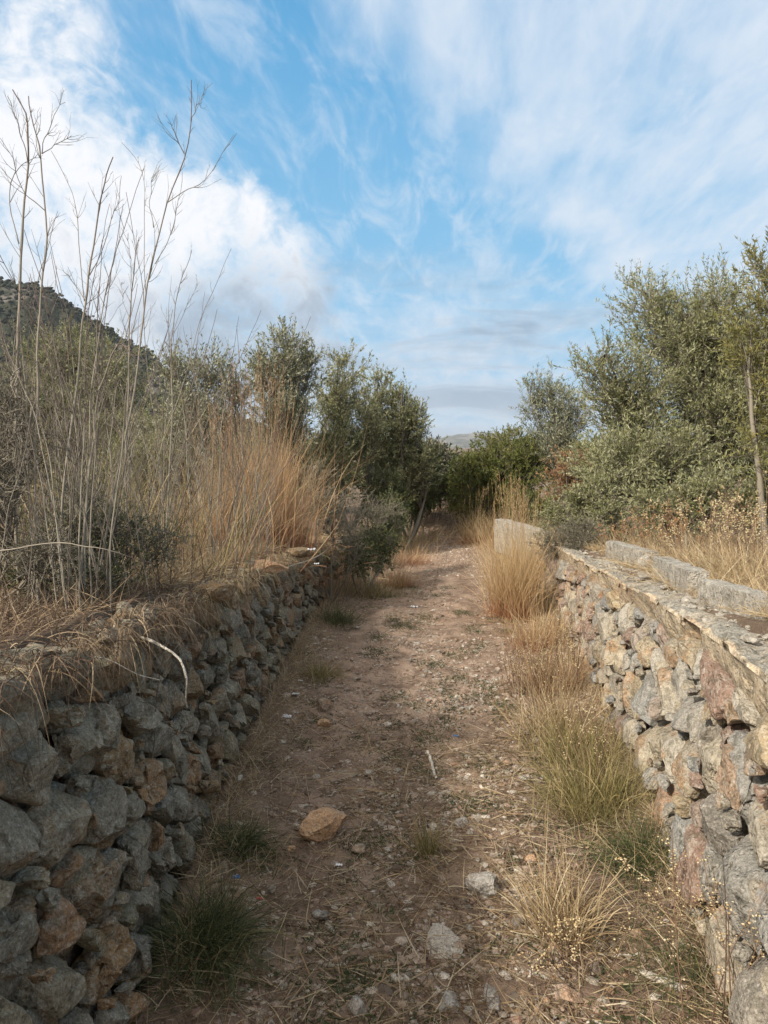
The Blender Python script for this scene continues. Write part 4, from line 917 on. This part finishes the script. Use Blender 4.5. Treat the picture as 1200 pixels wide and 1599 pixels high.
for k in range(8):
    h = rng.uniform(1.1, 1.7); a = Acc(); c = Acc(); root = empty('dry_stalk', (0, 0, 0), 'thin bare upright stalk in the thicket on the left bank', 'dry stalk', GS)
    lx, ly = rng.normal(0, .20, 2); z = np.linspace(0, 1, 6)
    pts = np.stack([lx * z ** 1.6 * h + rng.normal(0, .028, 6) * z, ly * z ** 1.6 * h + rng.normal(0, .012, 6) * z, z * h], 1)
    C = stalk_poly(a, pts, rng.uniform(.0022, .0045), .0009, 5, rnd=rng.random()); side_twigs(c, C, 14, .16, .0012, rng.random(), .3)
    a.build('stem', M['stem'], root); c.build('side_shoots', M['stem'], root); protos.append(root)
N = 292
for k in range(N):
    px = rng.uniform(-60, 270) if k < 150 else rng.uniform(200, 560); t = rng.uniform(2.3, 4.8) if k < 150 else rng.uniform(4.6, 7.2)
    b = gb(px, t); 
    if b[0] > XLf(b[1]) - .14: b[0] = XLf(b[1]) - .14 - rng.random() * .3; b[2] = gz(b[0], b[1])
    sc = rng.choice([rng.uniform(.5, .9), rng.uniform(.85, 1.2)], p=[.65, .35]) * (.9 if t < 3 else 1); sc = min(sc, .36 * t)
    if k < 8: o = protos[k]; o.location = tuple(b); o.rotation_euler = (0, 0, rng.uniform(0, 6)); o.scale = (sc, sc, sc)
    else: copy_tree(protos[k % 8], b, rng.uniform(0, 6.28), sc)
# leaning broken stalks and the bent pale twig over the left wall
def stick(label, pts, r0, r1, mat='stem', name='fallen_stalk', cat='stalk', sides=6):
    a = Acc(); C = stalk_poly(a, pts, r0, r1, sides, rnd=.9, k=18); return thing(name, a, M[mat], label, cat)
stick('pale bent twig hanging over the top of the left wall', [P(160, 970, 2.4), P(200, 985, 2.35), P(245, 1005, 2.25), P(287, 1032, 2.15), P(290, 1065, 2.15), P(293, 1105, 2.2)], .0055, .002, 'bone')
stick('long thin straw lying level across the near left wall', [P(0, 1000, 2.1), P(80, 1015, 2.05), P(150, 1028, 2.0), P(250, 1062, 2.1)], .0022, .0012, 'bone')
stick('horizontal twig crossing the stalk bases at the far left', [P(0, 860, 2.3), P(90, 848, 2.3), P(170, 858, 2.3), P(240, 880, 2.4)], .0022, .001)
stick('long pale stalk slanting up to the right over the golden grass', [P(285, 935, 6.0), P(340, 860, 6.0), P(400, 780, 6.1), P(470, 700, 6.3)], .007, .003)
stick('second slanting pale stalk beside the longer one', [P(300, 925, 5.8), P(360, 850, 5.9), P(430, 760, 6.1)], .006, .002)
stick('fallen stalk lying along the left wall top towards the path', [P(400, 915, 5.4), P(440, 890, 5.6), P(500, 868, 6.0), P(520, 850, 6.2)], .006, .003)
def gstick(label, pix, r0, r1, mat='bone', name='stick', cat='stick', lift=.006):
    pts = []
    for (x, y) in pix:
        p = PZ(x, y); p[2] = gz(p[0], p[1]) + r0 + lift; pts.append(p)
    return stick(label, pts, r0, r1, mat, name, cat, 7)
gstick('short bleached stick lying in the middle of the path', [(668, 1175), (675, 1195), (683, 1218)], .008, .007)
gstick('reddish twig standing out of the bare path further along', [(675, 920), (685, 890), (697, 865)], .005, .002, 'twig', 'twig', 'twig', .03)
gstick('small dark curved twig left of the path centre', [(600, 1218), (612, 1212), (624, 1203)], .004, .003, 'bone')
gstick('thin pale stick lying near the left wall foot', [(515, 1245), (522, 1238), (530, 1232)], .004, .003)
gstick('thin pale stick in the grass of the right foreground', [(935, 1497), (970, 1500), (1000, 1499)], .004, .003)
# flat bits
def chip(label, px, py, size, mat, rot, name, cat, cuts=10, sub=3):
    a = Acc(); p = PZ(px, py); rock(a, (p[0], p[1], gz(p[0], p[1]) + size[2] * .6), size, sub, rot=rot, cuts=cuts, rough=.05, rnd=.9)
    return thing(name, a, M[mat], label, cat)
chip('long whitish splintered wood chunk in the bottom right foreground', 1040, 1548, (.085, .020, .014), 'bone', -.75, 'wood_chunk', 'wood')
chip('upright grey weathered board end at the bottom edge', 768, 1560, (.022, .075, .014), 'rock_grey', .1, 'board_end', 'wood')
chip('pale weathered stake leaning at the foot of the left wall', 375, 1235, (.014, .045, .02), 'bone', .1, 'wood_stake', 'wood')
chip('pale cigarette-like splinter among the straw at right', 968, 1470, (.014, .005, .004), 'white', -.5, 'splinter', 'litter')
def scrap(label, p, s, mat, name='paper_scrap', cat='litter'):
    a = Acc(); n = 9; g_ = np.linspace(-1, 1, n); V = []
    off = rng.uniform(0, 30)
    for i in g_:
        for j in g_:
            r = 1 + .3 * noise.noise(Vector((i * 2 + off, j * 2, 0)))
            V.append((p[0] + i * s * r, p[1] + j * s * .7 * r, p[2] + .006 + abs(noise.noise(Vector((i * 1.7 + off, j * 1.7, 4)))) * s * .9))
    V = np.array(V); i = np.arange(n - 1)[:, None] * n; j = np.arange(n - 1)[None]; Q = np.stack([i + j, i + n + j, i + n + j + 1, i + j + 1], -1).reshape(-1, 4)
    a.add(V, [.5, .5, 0], Q=Q); W = V.copy(); W[:, 2] -= .002; a.add(W, [.5, .5, 0], Q=Q[:, ::-1])
    thing(name, a, M[mat], label, cat)
scrap('crumpled white paper near the foot of the left wall', onp(448, 1126), .026, 'white')
scrap('smaller white paper scrap beyond the crumpled one by the left wall', onp(462, 1092), .022, 'white')
scrap('tiny white scrap beside the left wall furthest along', onp(470, 1070), .016, 'white')
scrap('white paper scrap on the bare sunlit path', onp(647, 947), .035, 'white')
scrap('blue plastic scrap on the shaded earth at left', onp(370, 1386), .011, 'blue', 'plastic_scrap')
scrap('blue plastic scrap in the middle of the path', onp(712, 1147), .014, 'blue', 'plastic_scrap')
scrap('tiny blue scrap behind the lower left tuft', onp(388, 1357), .009, 'blue', 'plastic_scrap')
scrap('small red scrap below the blue one on the left', onp(405, 1413), .010, 'redscrap', 'plastic_scrap')
scrap('pale green wrapper piece in the straw left of centre', onp(530, 1353), .012, 'white', 'plastic_scrap')
scrap('white plastic caught in the dry grass on the far left wall top', P(487, 860, 5.8), .028, 'white', 'plastic_scrap')
scrap('second white plastic piece lower on the far left wall', P(495, 882, 5.8), .018, 'white', 'plastic_scrap')

# ------------------------------------------------------------------ haze: air over the whole scene
hz = Acc(); X0, Z0, Z1 = 5500, -60, 230
Vh = [(x, y, z) for z in (Z0, Z1) for (x, y) in ((-X0, -X0), (X0, -X0), (X0, X0), (-X0, X0))]
hz.add(Vh, [.5, .5, 0], Q=[[0, 3, 2, 1], [4, 5, 6, 7], [0, 1, 5, 4], [1, 2, 6, 5], [2, 3, 7, 6], [3, 0, 4, 7]])
mh, wh = new_mat('pale_air'); vh = wh('ShaderNodeVolumePrincipled', {'Color': (.72, .82, .95, 1), 'Density': .00016})
wh.l.new(vh.outputs[0], wh('ShaderNodeOutputMaterial').inputs['Volume'])
tag(hz.build('haze', mh, smooth=False), 'thin pale haze over the distance', 'haze', kind='stuff')
